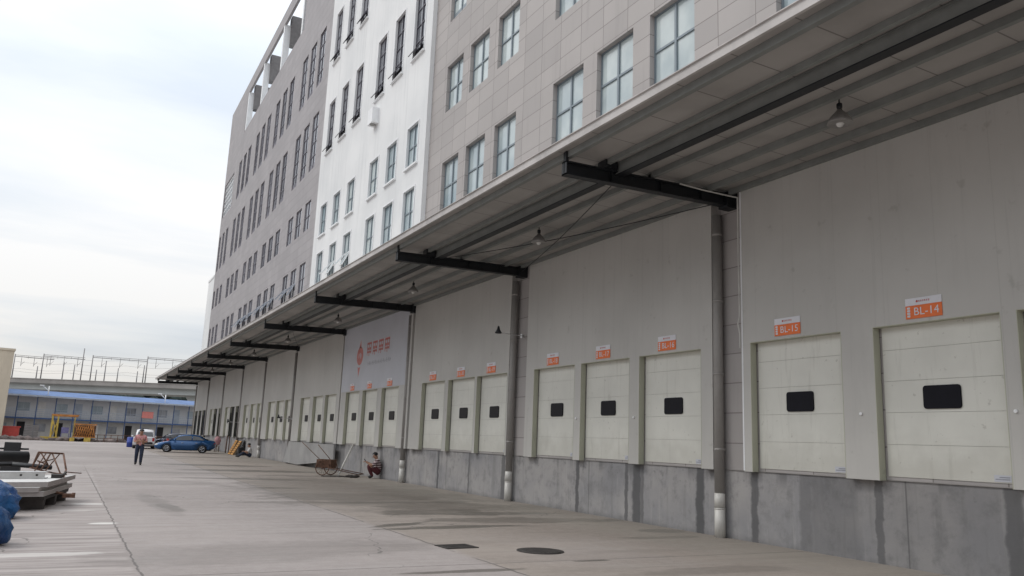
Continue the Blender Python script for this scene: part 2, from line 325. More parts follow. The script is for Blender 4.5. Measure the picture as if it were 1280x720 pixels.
# ------------------------------------------------------------------ mesh builder
class MB:
    def __init__(s): s.bm = bmesh.new(); s.mi = 0
    def face(s, pts, mi=None):
        vs = [s.bm.verts.new(p) for p in pts]
        try: f = s.bm.faces.new(vs)
        except ValueError: return
        f.material_index = s.mi if mi is None else mi; return f
    def box(s, a, b, rot=None, piv=None):
        x0,y0,z0 = a; x1,y1,z1 = b
        c = [Vector(p) for p in ((x0,y0,z0),(x1,y0,z0),(x1,y1,z0),(x0,y1,z0),(x0,y0,z1),(x1,y0,z1),(x1,y1,z1),(x0,y1,z1))]
        if rot is not None:
            pv = Vector(piv) if piv is not None else sum(c, Vector())/8
            m = Euler(rot).to_matrix(); c = [m @ (p-pv)+pv for p in c]
        v = [s.bm.verts.new(p) for p in c]
        for q in ((0,3,2,1),(4,5,6,7),(0,1,5,4),(1,2,6,5),(2,3,7,6),(3,0,4,7)):
            f = s.bm.faces.new([v[i] for i in q]); f.material_index = s.mi
        return s
    def tube(s, p0, p1, r0, r1=None, n=12, caps=True):
        p0 = Vector(p0); p1 = Vector(p1); r1 = r0 if r1 is None else r1
        d = (p1-p0).normalized(); a = d.orthogonal().normalized(); b = d.cross(a)
        A = []; B = []
        for i in range(n):
            t = 2*math.pi*i/n; o = a*math.cos(t)+b*math.sin(t)
            A.append(s.bm.verts.new(p0+o*r0)); B.append(s.bm.verts.new(p1+o*r1))
        for i in range(n):
            j = (i+1) % n; f = s.bm.faces.new((A[i],A[j],B[j],B[i])); f.material_index = s.mi; f.smooth = n > 6
        if caps:
            for ring in (A[::-1], B):
                f = s.bm.faces.new(ring); f.material_index = s.mi
        return s
    def path(s, pts, r, n=8):
        for a, b in zip(pts, pts[1:]): s.tube(a, b, r, n=n)
        return s
    def lathe(s, prof, c=(0,0,0), n=20, axis='z'):
        rings = []
        for r, z in prof:
            ring = []
            for i in range(n):
                t = 2*math.pi*i/n; x = r*math.cos(t); y = r*math.sin(t)
                p = (c[0]+x, c[1]+y, c[2]+z) if axis == 'z' else ((c[0]+z, c[1]+x, c[2]+y) if axis == 'x' else (c[0]+x, c[1]+z, c[2]+y))
                ring.append(s.bm.verts.new(p))
            rings.append(ring)
        for a, b in zip(rings, rings[1:]):
            for i in range(n):
                j = (i+1) % n; f = s.bm.faces.new((a[i],a[j],b[j],b[i])); f.smooth = True; f.material_index = s.mi
        for ring in (rings[0][::-1], rings[-1]):
            if True: f = s.bm.faces.new(ring); f.material_index = s.mi
        return s
    def prism(s, poly, axis, a, b):
        """poly: 2D points; axis 'x': poly=(y,z) from x=a to b; 'y': poly=(x,z); 'z': poly=(x,y)"""
        def P(p, t): return {'x':(t,p[0],p[1]), 'y':(p[0],t,p[1]), 'z':(p[0],p[1],t)}[axis]
        A = [s.bm.verts.new(P(p, a)) for p in poly]; B = [s.bm.verts.new(P(p, b)) for p in poly]
        n = len(poly)
        for i in range(n):
            j = (i+1) % n; f = s.bm.faces.new((A[i],A[j],B[j],B[i])); f.material_index = s.mi
        for ring in (A[::-1], B): f = s.bm.faces.new(ring); f.material_index = s.mi
        return s
    def blob(s, c, r, sub=2, amp=.0, seed=0):
        r = r if isinstance(r, (tuple, list)) else (r, r, r)
        d = bmesh.ops.create_icosphere(s.bm, subdivisions=sub, radius=1)
        rnd = random.Random(seed)
        for v in d['verts']:
            k = 1+amp*(rnd.random()-.5)*2
            v.co = Vector((v.co.x*r[0]*k+c[0], v.co.y*r[1]*k+c[1], v.co.z*r[2]*k+c[2]))
            for f in v.link_faces: f.smooth = True; f.material_index = s.mi
        return s
    def build(s, name, mats, parent=None, world=True, bevel=0, merge=False):
        if merge: bmesh.ops.remove_doubles(s.bm, verts=s.bm.verts, dist=1e-4)
        bmesh.ops.recalc_face_normals(s.bm, faces=s.bm.faces)
        if bevel:
            bmesh.ops.bevel(s.bm, geom=s.bm.edges[:], offset=bevel, segments=2, affect='EDGES', clamp_overlap=True)
        off = Vector()
        if parent is not None and world: off = origin(parent)
        if off.length: bmesh.ops.translate(s.bm, verts=s.bm.verts, vec=-off)
        me = bpy.data.meshes.new(name); s.bm.to_mesh(me); s.bm.free()
        for m in (mats if isinstance(mats, (list, tuple)) else [mats]): me.materials.append(m)
        o = bpy.data.objects.new(name, me); COL.objects.link(o)
        if parent is not None: o.parent = parent
        return o
def origin(o):
    v = Vector()
    while o is not None: v += o.location; o = o.parent
    return v
def tag(o, label=None, cat=None, group=None, kind=None):
    if label: o['label'] = label
    if cat: o['category'] = cat
    if group: o['group'] = group
    if kind: o['kind'] = kind
    return o
def empty(name, loc, label, cat, group=None, rz=0):
    o = bpy.data.objects.new(name, None); COL.objects.link(o); o.location = loc; o.rotation_euler = (0,0,rz)
    o.empty_display_size = .3
    return tag(o, label, cat, group)
def copy_tree(o, parent=None):
    c = o.copy(); COL.objects.link(c); c.parent = parent
    for ch in [x for x in COL.objects if x.parent == o]: copy_tree(ch, c)
    return c
def text(name, body, h, mat, parent, mw, extr=.0015, font=None, track=1.):
    cu = bpy.data.curves.new(name, 'FONT'); cu.body = body; cu.size = h; cu.extrude = extr; cu.align_x = 'CENTER'; cu.align_y = 'CENTER'; cu.space_character = track
    cu.materials.append(mat)
    tmp = bpy.data.objects.new(name, cu); COL.objects.link(tmp)
    bpy.context.view_layer.update()
    me = bpy.data.meshes.new_from_object(tmp.evaluated_get(bpy.context.evaluated_depsgraph_get()))
    COL.objects.unlink(tmp); bpy.data.objects.remove(tmp)
    me.transform(mw); o = bpy.data.objects.new(name, me); COL.objects.link(o); o.parent = parent
    return o
# matrix placing upright text on a wall whose front faces -x (reader looks towards +x): text right = -y
def wall_text(x, y, z):
    m = Matrix(((0,0,-1,x),(-1,0,0,y),(0,1,0,z),(0,0,0,1))); return m

# ------------------------------------------------------------------ ground and sky
g = MB()
g.face([(-900,-300,0),(900,-300,0),(900,1500,0),(-900,1500,0)])
tag(g.build('ground', M['ground']), 'worn pale concrete loading yard with damp stains and joints', 'ground', kind='structure')

# ------------------------------------------------------------------ the warehouse
B = empty('warehouse_building', (W, 45, 0), 'long multi-storey warehouse of grey tiles with a white middle section and dock doors', 'warehouse')
def wall_holes(name, mat, X, y0, y1, z0, z1, holes, reveal=.22, back=None):
    """front sheet at x=X with rectangular openings, and reveals going back"""
    ys = sorted({y0, y1, *[h[0] for h in holes], *[h[1] for h in holes]}); zs = sorted({z0, z1, *[h[2] for h in holes], *[h[3] for h in holes]})
    ys = [y for y in ys if y0 <= y <= y1]; zs = [z for z in zs if z0 <= z <= z1]
    m = MB(); V = {}
    def v(y, z):
        if (y, z) not in V: V[(y, z)] = m.bm.verts.new((X, y, z))
        return V[(y, z)]
    for a, b in zip(ys, ys[1:]):
        for c, d in zip(zs, zs[1:]):
            cy, cz = (a+b)/2, (c+d)/2
            if any(h[0] < cy < h[1] and h[2] < cz < h[3] for h in holes): continue
            m.bm.faces.new((v(a,c), v(b,c), v(b,d), v(a,d)))
    for h in holes:
        a, b, c, d = h[:4]; xb = X+reveal
        for q in (((X,a,c),(X,a,d),(xb,a,d),(xb,a,c)), ((X,b,c),(xb,b,c),(xb,b,d),(X,b,d)), ((X,a,d),(X,b,d),(xb,b,d),(xb,a,d)), ((X,a,c),(xb,a,c),(xb,b,c),(X,b,c))):
            m.face(q)
    # close the slab: sides and back so it has thickness
    xb = X+.35
    for q in (((X,y0,z0),(X,y0,z1),(xb,y0,z1),(xb,y0,z0)), ((X,y1,z0),(xb,y1,z0),(xb,y1,z1),(X,y1,z1)), ((X,y0,z1),(X,y1,z1),(xb,y1,z1),(xb,y0,z1))):
        m.face(q)
    return m.build(name, mat, B)

proto = {}
def window(style, X, y0, y1, z0, z1, opened=False, rec=.15):
    w = round(y1-y0, 1); h = round(z1-z0, 1); key = (style, w, h, opened)
    loc = Vector((X+rec, (y0+y1)/2, (z0+z1)/2)) - origin(B)
    if key in proto:
        o = copy_tree(proto[key], B); o.location = loc; return o
    fm = {'near': M['frame_blue'], 'white': M['frame_dark'], 'whitelow': M['frame_blue'], 'far': M['frame_far']}[style]
    gm = {'near': M['glass_near'], 'white': M['glass_dark'], 'whitelow': M['glass_near'], 'far': M['glass_dark']}[style]
    m = MB(); W2, H2 = (y1-y0)/2, (z1-z0)/2; t = .055; d = .05
    m.box((0,-W2,-H2), (d,-W2+t,H2)); m.box((0,W2-t,-H2), (d,W2,H2)); m.box((0,-W2+t,H2-t), (d,W2-t,H2)); m.box((0,-W2+t,-H2), (d,W2-t,-H2+t))
    m.box((-.015,-.04,-H2+t), (d-.01,.04,H2-t))
    nr = 1 if h < 3 else 3
    rows = [-H2+(2*H2)*(k+1)/(nr+1) for k in range(nr)]
    if h < 3: rows = [-H2*.02]
    for r_ in rows:
        m.box((-.01,-W2+t,r_-.03), (d-.012,-.041,r_+.03)); m.box((-.01,.041,r_-.03), (d-.012,W2-t,r_+.03))
    if h >= 3: m.box((0.006,-W2+t,-H2+t), (d-.005,-.041,-H2+.40)); m.box((0.006,.041,-H2+t), (d-.005,W2-t,-H2+.40))
    o = m.build('window', fm, None); o.parent = B; o.location = loc
    p = MB()
    p.face([(.03,-W2+t,-H2+t),(.03,W2-t,-H2+t),(.03,W2-t,H2-t),(.03,-W2+t,H2-t)])
    p.build('pane', gm, o, world=False)
    if style.startswith('white'):
        s = MB(); e = .07; f = -rec-.035
        s.box((f,-W2-e,-H2-.02), (-rec-.002,-W2-.002,H2+e)); s.box((f,W2+.002,-H2-.02), (-rec-.002,W2+e,H2+e)); s.box((f,-W2-.002,H2+.002), (-rec-.002,W2+.002,H2+e))
        s.build('window_trim', M['white_trim'], o, world=False)
        s = MB(); s.box((-rec-.11,-W2-e-.04,-H2-.10), (-rec-.002,W2+e+.04,-H2-.021)); s.box((-rec-.002,-W2+.01,-H2-.09), (-.002,W2-.01,-H2+.004))
        s.build('window_sill', M['white_trim'], o, world=False)
    if style == 'white':
        s = MB(); s.box((-.05,-W2+.02,-H2+.02), (-.01,W2-.02,-H2+.60))
        bmesh.ops.transform(s.bm, matrix=Matrix.Translation((-.02,0,-H2+.6)) @ Matrix.Rotation(R(34),4,'Y') @ Matrix.Translation((.02,0,H2-.6)), verts=s.bm.verts)
        s.build('open_sash', M['frame_dark'], o, world=False)
    if opened:
        for sgn in (-1, 1):
            s = MB(); a, b = (-W2+t, -.045) if sgn < 0 else (.045, W2-t); zt = -.06*H2; zb = -H2+t; L = zt-zb
            s2 = MB()
            s.box((-.05,a,zb), (-.01,a+.05,zt)); s.box((-.05,b-.05,zb), (-.01,b,zt)); s.box((-.05,a+.05,zt-.05), (-.01,b-.05,zt)); s.box((-.05,a+.05,zb), (-.01,b-.05,zb+.05))
            s.mi = 1; s.box((-.035,a+.05,zb+.05), (-.025,b-.05,zt-.05))
            rotm = Matrix.Translation((-.03,0,zt)) @ Matrix.Rotation(R(32+6*sgn),4,'Y') @ Matrix.Translation((.03,0,-zt))
            bmesh.ops.transform(s.bm, matrix=rotm, verts=s.bm.verts)
            s.build('open_sash', [M['white_trim'] if style != 'far' else M['rail'], gm], o, world=False)
    proto[key] = o
    return o

SEC_NEAR = [(28.15,29.78),(25.75,27.44),(23.31,24.96)]; SEC_N2 = [(19.03,20.8),(16.54,18.3),(14.03,15.8)]; SEC_N3 = [(9.7,11.4),(7.2,8.9),(4.7,6.4)]
rows_g = [(11.1,13.2),(15.45,17.55),(19.65,23.85),(26.1,30.2)]
near = [(a,b,*rows_g[r]) for r in (0,1,2) for a,b in SEC_NEAR] + [(a,b,*rows_g[r]) for r in (0,1) for a,b in SEC_N2] + [(a,b,*rows_g[0]) for a,b in SEC_N3]
wall_holes('tile_wall', M['tile'], W, -16, 31.4, 1.39, 42, near)
for h in near: window('near', W, *h)
k = .984; XWH = W-.20
wcols = [(48.2,49.6),(45.3,46.7),(42.45,43.85),(38.43,39.83),(35.68,37.08),(32.83,34.23)]
wrows = [(10.95,13.05),(14.2,16.2),(19.75,23.2),(26.05,29.65)]
wh = [(a*k, b*k, 1.75+(c-1.75)*k, 1.75+(d-1.75)*k) for (c,d) in wrows for a,b in wcols]
wall_holes('white_wall', M['white_wall'], XWH, 31.4, 50.1, 7.6, 42, wh, .22)
for i, h in enumerate(wh):
    r_ = i//6; o = window('whitelow' if r_ < 2 else 'white', XWH, *h, opened=(i in (1,2)), rec=.09)
fcols = [(57.6,59.2),(55.1,56.7),(52.55,54.15),(67.1,68.7),(64.4,66.0),(61.9,63.5),(75.9,77.5),(73.3,74.9),(70.75,72.35),(85.2,86.8),(82.6,84.2),(80.1,81.7),(94.9,96.2),(92.4,93.9),(89.9,91.4)]
frows = [(11.1,13.15),(15.45,17.5),(19.8,23.9),(26.15,30.3)]
fh = [(a,b,c,d) for (c,d) in frows for i,(a,b) in enumerate(fcols) if not (c > 26 and i >= 12)]
louv = (89.9,96.0,26.15,30.2)
oy0, oy1, oz0, oz1 = 60.2, 86.0, 33.6, 38.0
wall_holes('tile_wall', M['tile_far'], W, 50.1, 96.6, 7.6, 39.3, fh+[louv, (oy0,oy1,oz0,oz1)])
for i, h in enumerate(fh):
    window('far', W, *h, opened=(h[2] < 12 and i in (0,1,3,4,5,6,7,8)), rec=.06)
# big lattice opening near the far corner
m = MB(); lw = louv
for q in range(7): y = lw[0]+.3+q*(lw[1]-lw[0]-.6)/6; m.box((W+.1,y-.05,lw[2]), (W+.16,y+.05,lw[3]))
for q in range(7): z = lw[2]+.15+q*(lw[3]-lw[2]-.3)/6; m.box((W+.09,lw[0],z-.05), (W+.155,lw[1],z+.05))
m.build('white_lattice', M['white_trim'], B)
m = MB(); m.face([(W+.2,lw[0],lw[2]),(W+.2,lw[1],lw[2]),(W+.2,lw[1],lw[3]),(W+.2,lw[0],lw[3])]); m.build('lattice_glass', M['glass_mid'], B)
# taller grey block rising behind the frame, roof level
m = MB(); m.box((W+.002,50.1,39.302), (W+.35,60.2,42)); m.build('upper_wall', M['tile_far'], B)
# posts of the roof frame with the cross beams behind
for y in (85.4, 77.3, 68.6, 61.0):
    m = MB(); m.box((W+.02,y,oz0), (W+.55,y+.45,oz1)); m.build('roof_post', M['white_trim'], B)
    m = MB(); m.box((W+.552,y-.25,36.1), (W+3.2,y+.55,38.9)); m.build('roof_cross_beam', M['mast'], B)
    m = MB(); m.box((W+.9,y-.3,33.2), (W+2.3,y+1.0,35.1)); m.lathe([(.3,0),(.34,.1),(.34,.45),(.3,.5)], (W+1.6,y-.9,33.3+1.3)); m.build('roof_ventilator', M['white_trim'], B)
m = MB(); m.box((W+.355,50.1,33.0), (W+24,96.5,33.3)); m.build('flat_roof', M['viaduct'], B)
# body of the building behind the street wall
m = MB()
m.box((W+.5,-16,1.39), (W+26,50.0,41.5)); m.box((W+.5,50.0,1.39), (W+26,96.5,32.9)); m.box((W+.5,50.0,32.9),(W+26,60.1,41.5))
m.build('inner_block', M['dark_in'], B)
m = MB(); m.box((W+.36,96.2,1.4), (W+26,96.62,39.25)); m.build('end_wall', M['tile_far'], B)
# lower white end block at the far corner
m = MB(); m.box((W+.01,96.63,0), (W+20,101.4,19.4)); m.box((W-.04,96.65,19.401),(W+20.05,101.45,19.65)); m.build('white_end_block', M['white_wall'], B)
# concrete dock base
m = MB(); m.box((W,-16,-.3), (W+30,101.0,1.385)); m.build('dock_base', M['base'], B)
m = MB(); m.box((W-.03,-16,1.386), (W+.45,96.6,1.40)); m.build('dock_sill', M['pipe'], B)
# lower tiled wall between sill and canopy where the panels leave it free: the same tile wall (50.1 on)
m = MB(); m.box((W+.001,31.4,1.401), (W+.35,96.6,7.599)); m.build('lower_tile_wall', M['tile'], B)

# insulated panel bays with door openings
SILL, DT = 1.40, 3.98
bays = [(-7.0,12.4,[(9.93,12.16),(7.04,9.24),(4.55,6.78),(1.0,3.2),(-1.9,.3)]),
        (13.3,21.6,[(18.85,21.1),(16.32,18.51),(13.68,15.9)]),
        (22.75,31.3,[(27.85,30.1),(25.25,27.5),(22.85,25.06)]),
        (31.55,41.35,[(38.2,40.42),(35.55,37.7),(32.75,34.93)]),
        (41.55,51.6,[(47.6,49.8),(44.75,46.85),(42.15,44.3)]),
        (52.0,61.0,[(57.05,59.2),(54.35,56.5),(51.85+.2,53.95)]),
        (61.3,70.2,[(66.6,68.6),(63.75,65.7),(61.5,63.2)]),
        (70.5,79.7,[(75.8,77.9),(73.1,75.2),(70.8,72.4)]),
        (80.1,89.5,[(85.2,87.3),(82.7,84.6),(80.3,81.7)]),
        (90.0,99.3,[(96.7,98.9),(93.7,95.8),(90.6,92.8)])]
open_doors = {(7,1),(7,2),(8,1),(8,2),(9,0),(9,1),(9,2)}
CEIL = 7.44
door_proto = {}
def dock_door(y0, y1):
    w = round(y1-y0, 2); key = w
    c = Vector((W-.015, (y0+y1)/2, SILL)) - origin(B)
    if door_proto:
        k0 = list(door_proto)[0]
        o = copy_tree(door_proto[k0], B); o.location = c; o.scale = (1, w/k0, 1); return o
    m = MB(); H = DT-SILL+.14; n = 5
    for i in range(n):
        a = .055+i*(H-.055)/n; b = .055+(i+1)*(H-.055)/n-.005
        m.box((0,-w/2+.012,a), (.045,w/2-.045,b))
        for q in (1,2,3): zz = a+(b-a)*q/4; m.box((-.0015,-w/2+.015,zz-.004),(-.0005,w/2-.047,zz+.004))
    m.mi = 1; m.box((.02,-w/2-.02,0), (.06,w/2+.02,H+.02))
    o = m.build('dock_door', [M['door'], M['gasket']], None); o.parent = B; o.location = c
    # rounded black window
    hw, hh, rr = .33, .19, .05; poly = []
    for cx, cy, a0 in ((hw-rr,hh-rr,0),(-hw+rr,hh-rr,90),(-hw+rr,-hh+rr,180),(hw-rr,-hh+rr,270)):
        for q in range(5): a = R(a0+q*22.5); poly.append((cx+rr*math.cos(a), cy+rr*math.sin(a)))
    d = MB(); d.prism([(p[0]+0.0, p[1]+1.36) for p in poly], 'x', -.028, -.001); d.build('door_window', M['dwin'], o, world=False, bevel=.006)
    d = MB(); d.box((-.006,-w/2+.10,.07), (-.001,-w/2+.36,.17)); d.mi = 1; d.box((-.009,-w/2+.12,.10),(-.0065,-w/2+.34,.115)); d.box((-.009,-w/2+.12,.13),(-.0065,-w/2+.28,.145)); d.build('door_sticker', [M['banner'], M['grey_ink']], o, world=False)
    door_proto[key] = o
    return o
sign_specs = []
num = 14
for bi, (p0, p1, doors) in enumerate(bays):
    wall_m = MB()
    holes = [(a,b,SILL-.02,DT) for a,b in doors]
    ys = sorted({p0,p1,*[h[0] for h in holes],*[h[1] for h in holes]}); zs = [SILL-.02, DT, CEIL]
    for a, b in zip(ys, ys[1:]):
        for c, d in zip(zs, zs[1:]):
            if any(h[0] < (a+b)/2 < h[1] and h[2] < (c+d)/2 < h[3] for h in holes): continue
            wall_m.face([(XP,a,c),(XP,b,c),(XP,b,d),(XP,a,d)])
    for yy in (p0, p1): wall_m.face([(XP,yy,zs[0]),(W+.0,yy,zs[0]),(W+.0,yy,CEIL),(XP,yy,CEIL)])
    # underside strips
    prev = p0
    for h in sorted(holes)+[(p1,p1,0,0)]:
        if h[0] > prev: wall_m.face([(XP,prev,zs[0]),(XP,h[0],zs[0]),(W+.0,h[0],zs[0]),(W+.0,prev,zs[0])])
        prev = h[1]
    wall_m.build('insulated_panel_wall', M['panel'], B)
    for a, b, c, d in holes:
        j = MB()
        j.box((XP-.002,b,c), (W-.02,b+.012,d)); j.box((XP-.002,a-.012,c), (W-.02,a,d)); j.box((XP-.002,a-.012,d), (W-.02,b+.012,d+.012))
        j.build('door_reveal', M['jamb'], B)
    for di, (a, b) in enumerate(doors):
        if (bi, di) in open_doors:
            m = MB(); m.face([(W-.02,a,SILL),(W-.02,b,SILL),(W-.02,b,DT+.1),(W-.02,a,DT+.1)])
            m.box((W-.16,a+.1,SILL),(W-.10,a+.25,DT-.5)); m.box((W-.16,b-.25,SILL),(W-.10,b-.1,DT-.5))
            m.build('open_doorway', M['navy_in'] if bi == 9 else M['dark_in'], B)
        else: dock_door(a, b)
        if bi == 0 and di < 3 or 1 <= bi <= 3:
            nn = {0: 14+ (1-di)}.get(bi)
        else: nn = None
        sign_specs.append((bi, di, (a+b)/2))
# a light corner bead where bay 0 ends, bolts of the sectional doors' rails
m = MB(); m.box((XP-.006,12.37,SILL), (XP-.001,12.41,CEIL-.05)); m.build('corner_bead', M['white_trim'], B)
for y in (3.75, 9.55, 6.9, 16.1, 18.7):
    m = MB(); m.tube((XP-.03,y,2.5), (XP,y,2.5), .028, n=8); m.build('wall_knob', M['white_trim'], B)
# downpipes
for kx, y in YP.items():
    r_ = .105
    m = MB(); m.tube((W-.15,y,.9), (W-.15,y,6.95), r_, n=16)
    for z in (1.8, 3.4, 5.0, 6.5): m.tube((W-.15,y,z-.03),(W-.15,y,z+.03), r_+.005, n=16); m.box((W-.06,y-.03,z-.03),(W-.001,y+.03,z+.03))
    o = m.build('downpipe', M['pipe'], B)
    m = MB(); m.tube((W-.15,y,0), (W-.15,y,.60), r_+.006, n=16); m.tube((W-.15,y,.57),(W-.15,y,.60), r_+.010, n=16); m.tube((W-.15,y,.605), (W-.15,y,.899), r_+.006, n=16)
    m.build('pipe_foot', M['pipe_white'], o)

# round box on the white wall
m = MB(); m.box((XWH-.36,38.35,17.95), (XWH-.001,39.1,18.8)); m.mi = 1
m.lathe([(.15,0),(.17,.03),(.12,.035)], (XWH-.19,38.72,17.91), n=18)
m.build('air_conditioner_box', [M['white_trim'], M['steel']], B, bevel=0)

# ------------------------------------------------------------------ canopy
C = empty('canopy', (W, 45, 7.0), 'long flat grey steel canopy sheltering the loading docks, dark cross beams under it', 'canopy')
CY0, CY1 = -16, 101.5
def zroof(x): return 7.46-(x-7.72)*.012
m = MB(); m.prism([(7.74,zroof(7.74)),(W+.0,zroof(W)),(W+.0,zroof(W)+.12),(7.74,zroof(7.74)+.12)], 'y', CY0, CY1); m.build('roof_deck', M['soffit'], C)
m = MB(); m.prism([(7.68,7.435),(7.735,7.435),(7.735,7.60),(7.65,7.60),(7.65,7.585),(7.68,7.575)], 'y', CY0, CY1); m.build('fascia', M['fascia'], C)
def channel(x, zt, w, h, t=.012):   # a C section opened towards the building
    return [(x,zt-h),(x+w,zt-h),(x+w,zt-h+t),(x+t,zt-h+t),(x+t,zt-t),(x+w,zt-t),(x+w,zt),(x,zt)]
for i, (x, w, h) in enumerate([(7.90,.10,.13),(9.95,.09,.12),(10.75,.09,.12),(11.45,.09,.12),(12.0,.09,.11)]):
    m = MB(); m.prism(channel(x, zroof(x)-.003, w, h), 'y', CY0, CY1); m.build('purlin', M['galv'], C)
m = MB(); m.box((8.78,CY0,7.34),(8.86,CY1,zroof(8.8)-.003)); m.build('purlin', M['galv'], C)
m = MB(); x0 = 9.06
m.box((x0,CY0,7.18),(x0+.19,CY1,7.20)); m.mi = 1; m.box((x0-.004,CY0,7.201),(x0+.19,CY1,7.213)); m.box((x0,CY0,7.42),(x0+.19,CY1,7.433)); m.box((x0+.02,CY0,7.214),(x0+.04,CY1,7.419)); m.build('main_beam', [M['black_steel'], M['galv']], C)
beamY = [-6.0, 3.4, 12.79, 22.18, 31.5, 41.25, 51.4, 61.05, 70.25, 79.8, 89.8, 99.8]
for y in beamY:
    m = MB(); w = .09
    def zb(x): return 6.96+(x-7.85)*.023
    xa, xb = 7.85, W-.0
    for (o0, o1, hw) in ((0,.03,w),(.03,.25,.012),(.25,.28,w)):
        m.prism([(xa,zb(xa)+o0),(xb,zb(xb)+o0),(xb,zb(xb)+o1),(xa,zb(xa)+o1)], 'y', y-hw, y+hw)
    m.box((xa,y-w,zb(xa)),(xa+.02,y+w,zb(xa)+.28))
    for xx in (8.95, 10.2, 11.3): m.box((xx-.008,y-w+.005,zb(xx)+.03),(xx+.008,y+w-.005,zb(xx)+.25))
    # cleats up to the purlins, thick box under the main beam
    m.box((7.86,y-.05,7.23),(7.92,y+.05,7.44))
    m.box((8.74,y-.14,zb(8.8)+.281),(9.04,y+.14,7.43)); 
    for xx in (9.95,10.8,11.5): m.box((xx,y-.04,zb(xx)+.281),(xx+.06,y+.04,7.40))
    m.box((W-.30,y-.14,zb(xb)-.05),(W-.001,y+.14,zb(xb)+.30))
    m.build('cross_beam', M['black_steel'], C)
for a, b in list(zip(beamY, beamY[1:]))[2:8:3]:
    for (xa, xb) in ((9.2, 12.1), (12.1, 9.2)):
        m = MB(); pts = []
        for i in range(9):
            t = i/8; pts.append((xa+(xb-xa)*t, a+(b-a)*t, 7.20-.10*math.sin(math.pi*t)))
        m.path(pts, .011, 6); m.build('brace_rod', M['black_steel'], C)

# pendant lamps under the canopy
def pendant():
    e = empty('pendant_lamp', (9.6, 7.75, 6.55), '', 'lamp', 'pendant lamps under the canopy')
    m = MB(); m.tube((0,0,.26),(0,0,.42), .012, n=8); m.lathe([(.03,.24),(.045,.28),(.045,.34),(.02,.36)], n=14); m.build('lamp_stem', M['black_steel'], e, world=False)
    m = MB(); m.lathe([(.195,0),(.20,.004),(.17,.08),(.11,.16),(.05,.22),(.035,.25),(.03,.245),(.045,.215),(.10,.15),(.16,.075),(.192,.005)], n=28); m.build('lamp_shade', M['steel'], e, world=False)
    m = MB(); m.blob((0,0,.03),(.07,.07,.09)); m.build('bulb', M['bulb'], e, world=False)
    return e
L0 = pendant()
lampY = [8.22, 17.8, 26.8, 36.3, 46.3, 56.2, 65.6, 75.0]
lab = ['round metal pendant lamp hanging from the soffit above the door signed BL-14', 'pendant lamp hanging where the brace rods cross, nearest beyond the first column',
       'pendant lamp under the canopy between the second and third dark beams', 'pendant lamp under the canopy just before the banner wall',
       'tiny pendant lamp under the canopy past the banner wall', 'sixth pendant lamp along the canopy from the near end', 'seventh pendant lamp along the canopy from the near end', 'farthest pendant lamp under the canopy']
for i, y in enumerate(lampY):
    o = L0 if i == 0 else copy_tree(L0)
    o.location = (10.2, y, 6.98); o['label'] = lab[i]
# wall spotlights on arms by the downpipes
def spot():
    e = empty('wall_spotlight', (W, 22.1, 5.1), '', 'light', 'spotlights on arms along the dock wall')
    m = MB(); m.path([(-.05,0,0),(-.95,0,.02)], .016); m.box((-.18,-.06,-.06),(-.13,.06,.06)); m.build('arm', M['alu'], e, world=False)
    m = MB(); m.lathe([(.09,-.02),(.11,0),(.05,.10),(.03,.2),(.0,.22)], (-1.0,0,.02), n=16); m.build('lamp_head', M['black_steel'], e, world=False)
    return e
s0 = spot()
for i, (y, z, l) in enumerate([(22.0,5.1,'small black spotlight on a thin arm beside the second grey downpipe'), (51.6,2.75,'small spotlight on an arm at door height by the downpipe past the grey board'), (70.3,2.6,'small pale spotlight on an arm near the first open dark doorways')]):
    o = s0 if i == 0 else copy_tree(s0); o.location = (XP+.14 if i else W, y, z); o['label'] = l

# conduit running from the beam end down the panel edge
m = MB()
pts = [(10.6,12.6,7.26),(11.2,12.6,7.24),(11.8,12.5,7.20),(12.06,12.44,7.18),(12.05,12.43,6.4),(12.06,12.44,5.6),(12.05,12.42,4.7),(12.06,12.44,4.55),(12.02,12.44,4.4),(12.06,12.43,4.2),(12.06,12.43,3.9)]
m.path(pts, .016, 6)
tag(m.build('cable', M['cable']), 'white cable hanging from the nearest dark beam and down the panel corner', 'cable')

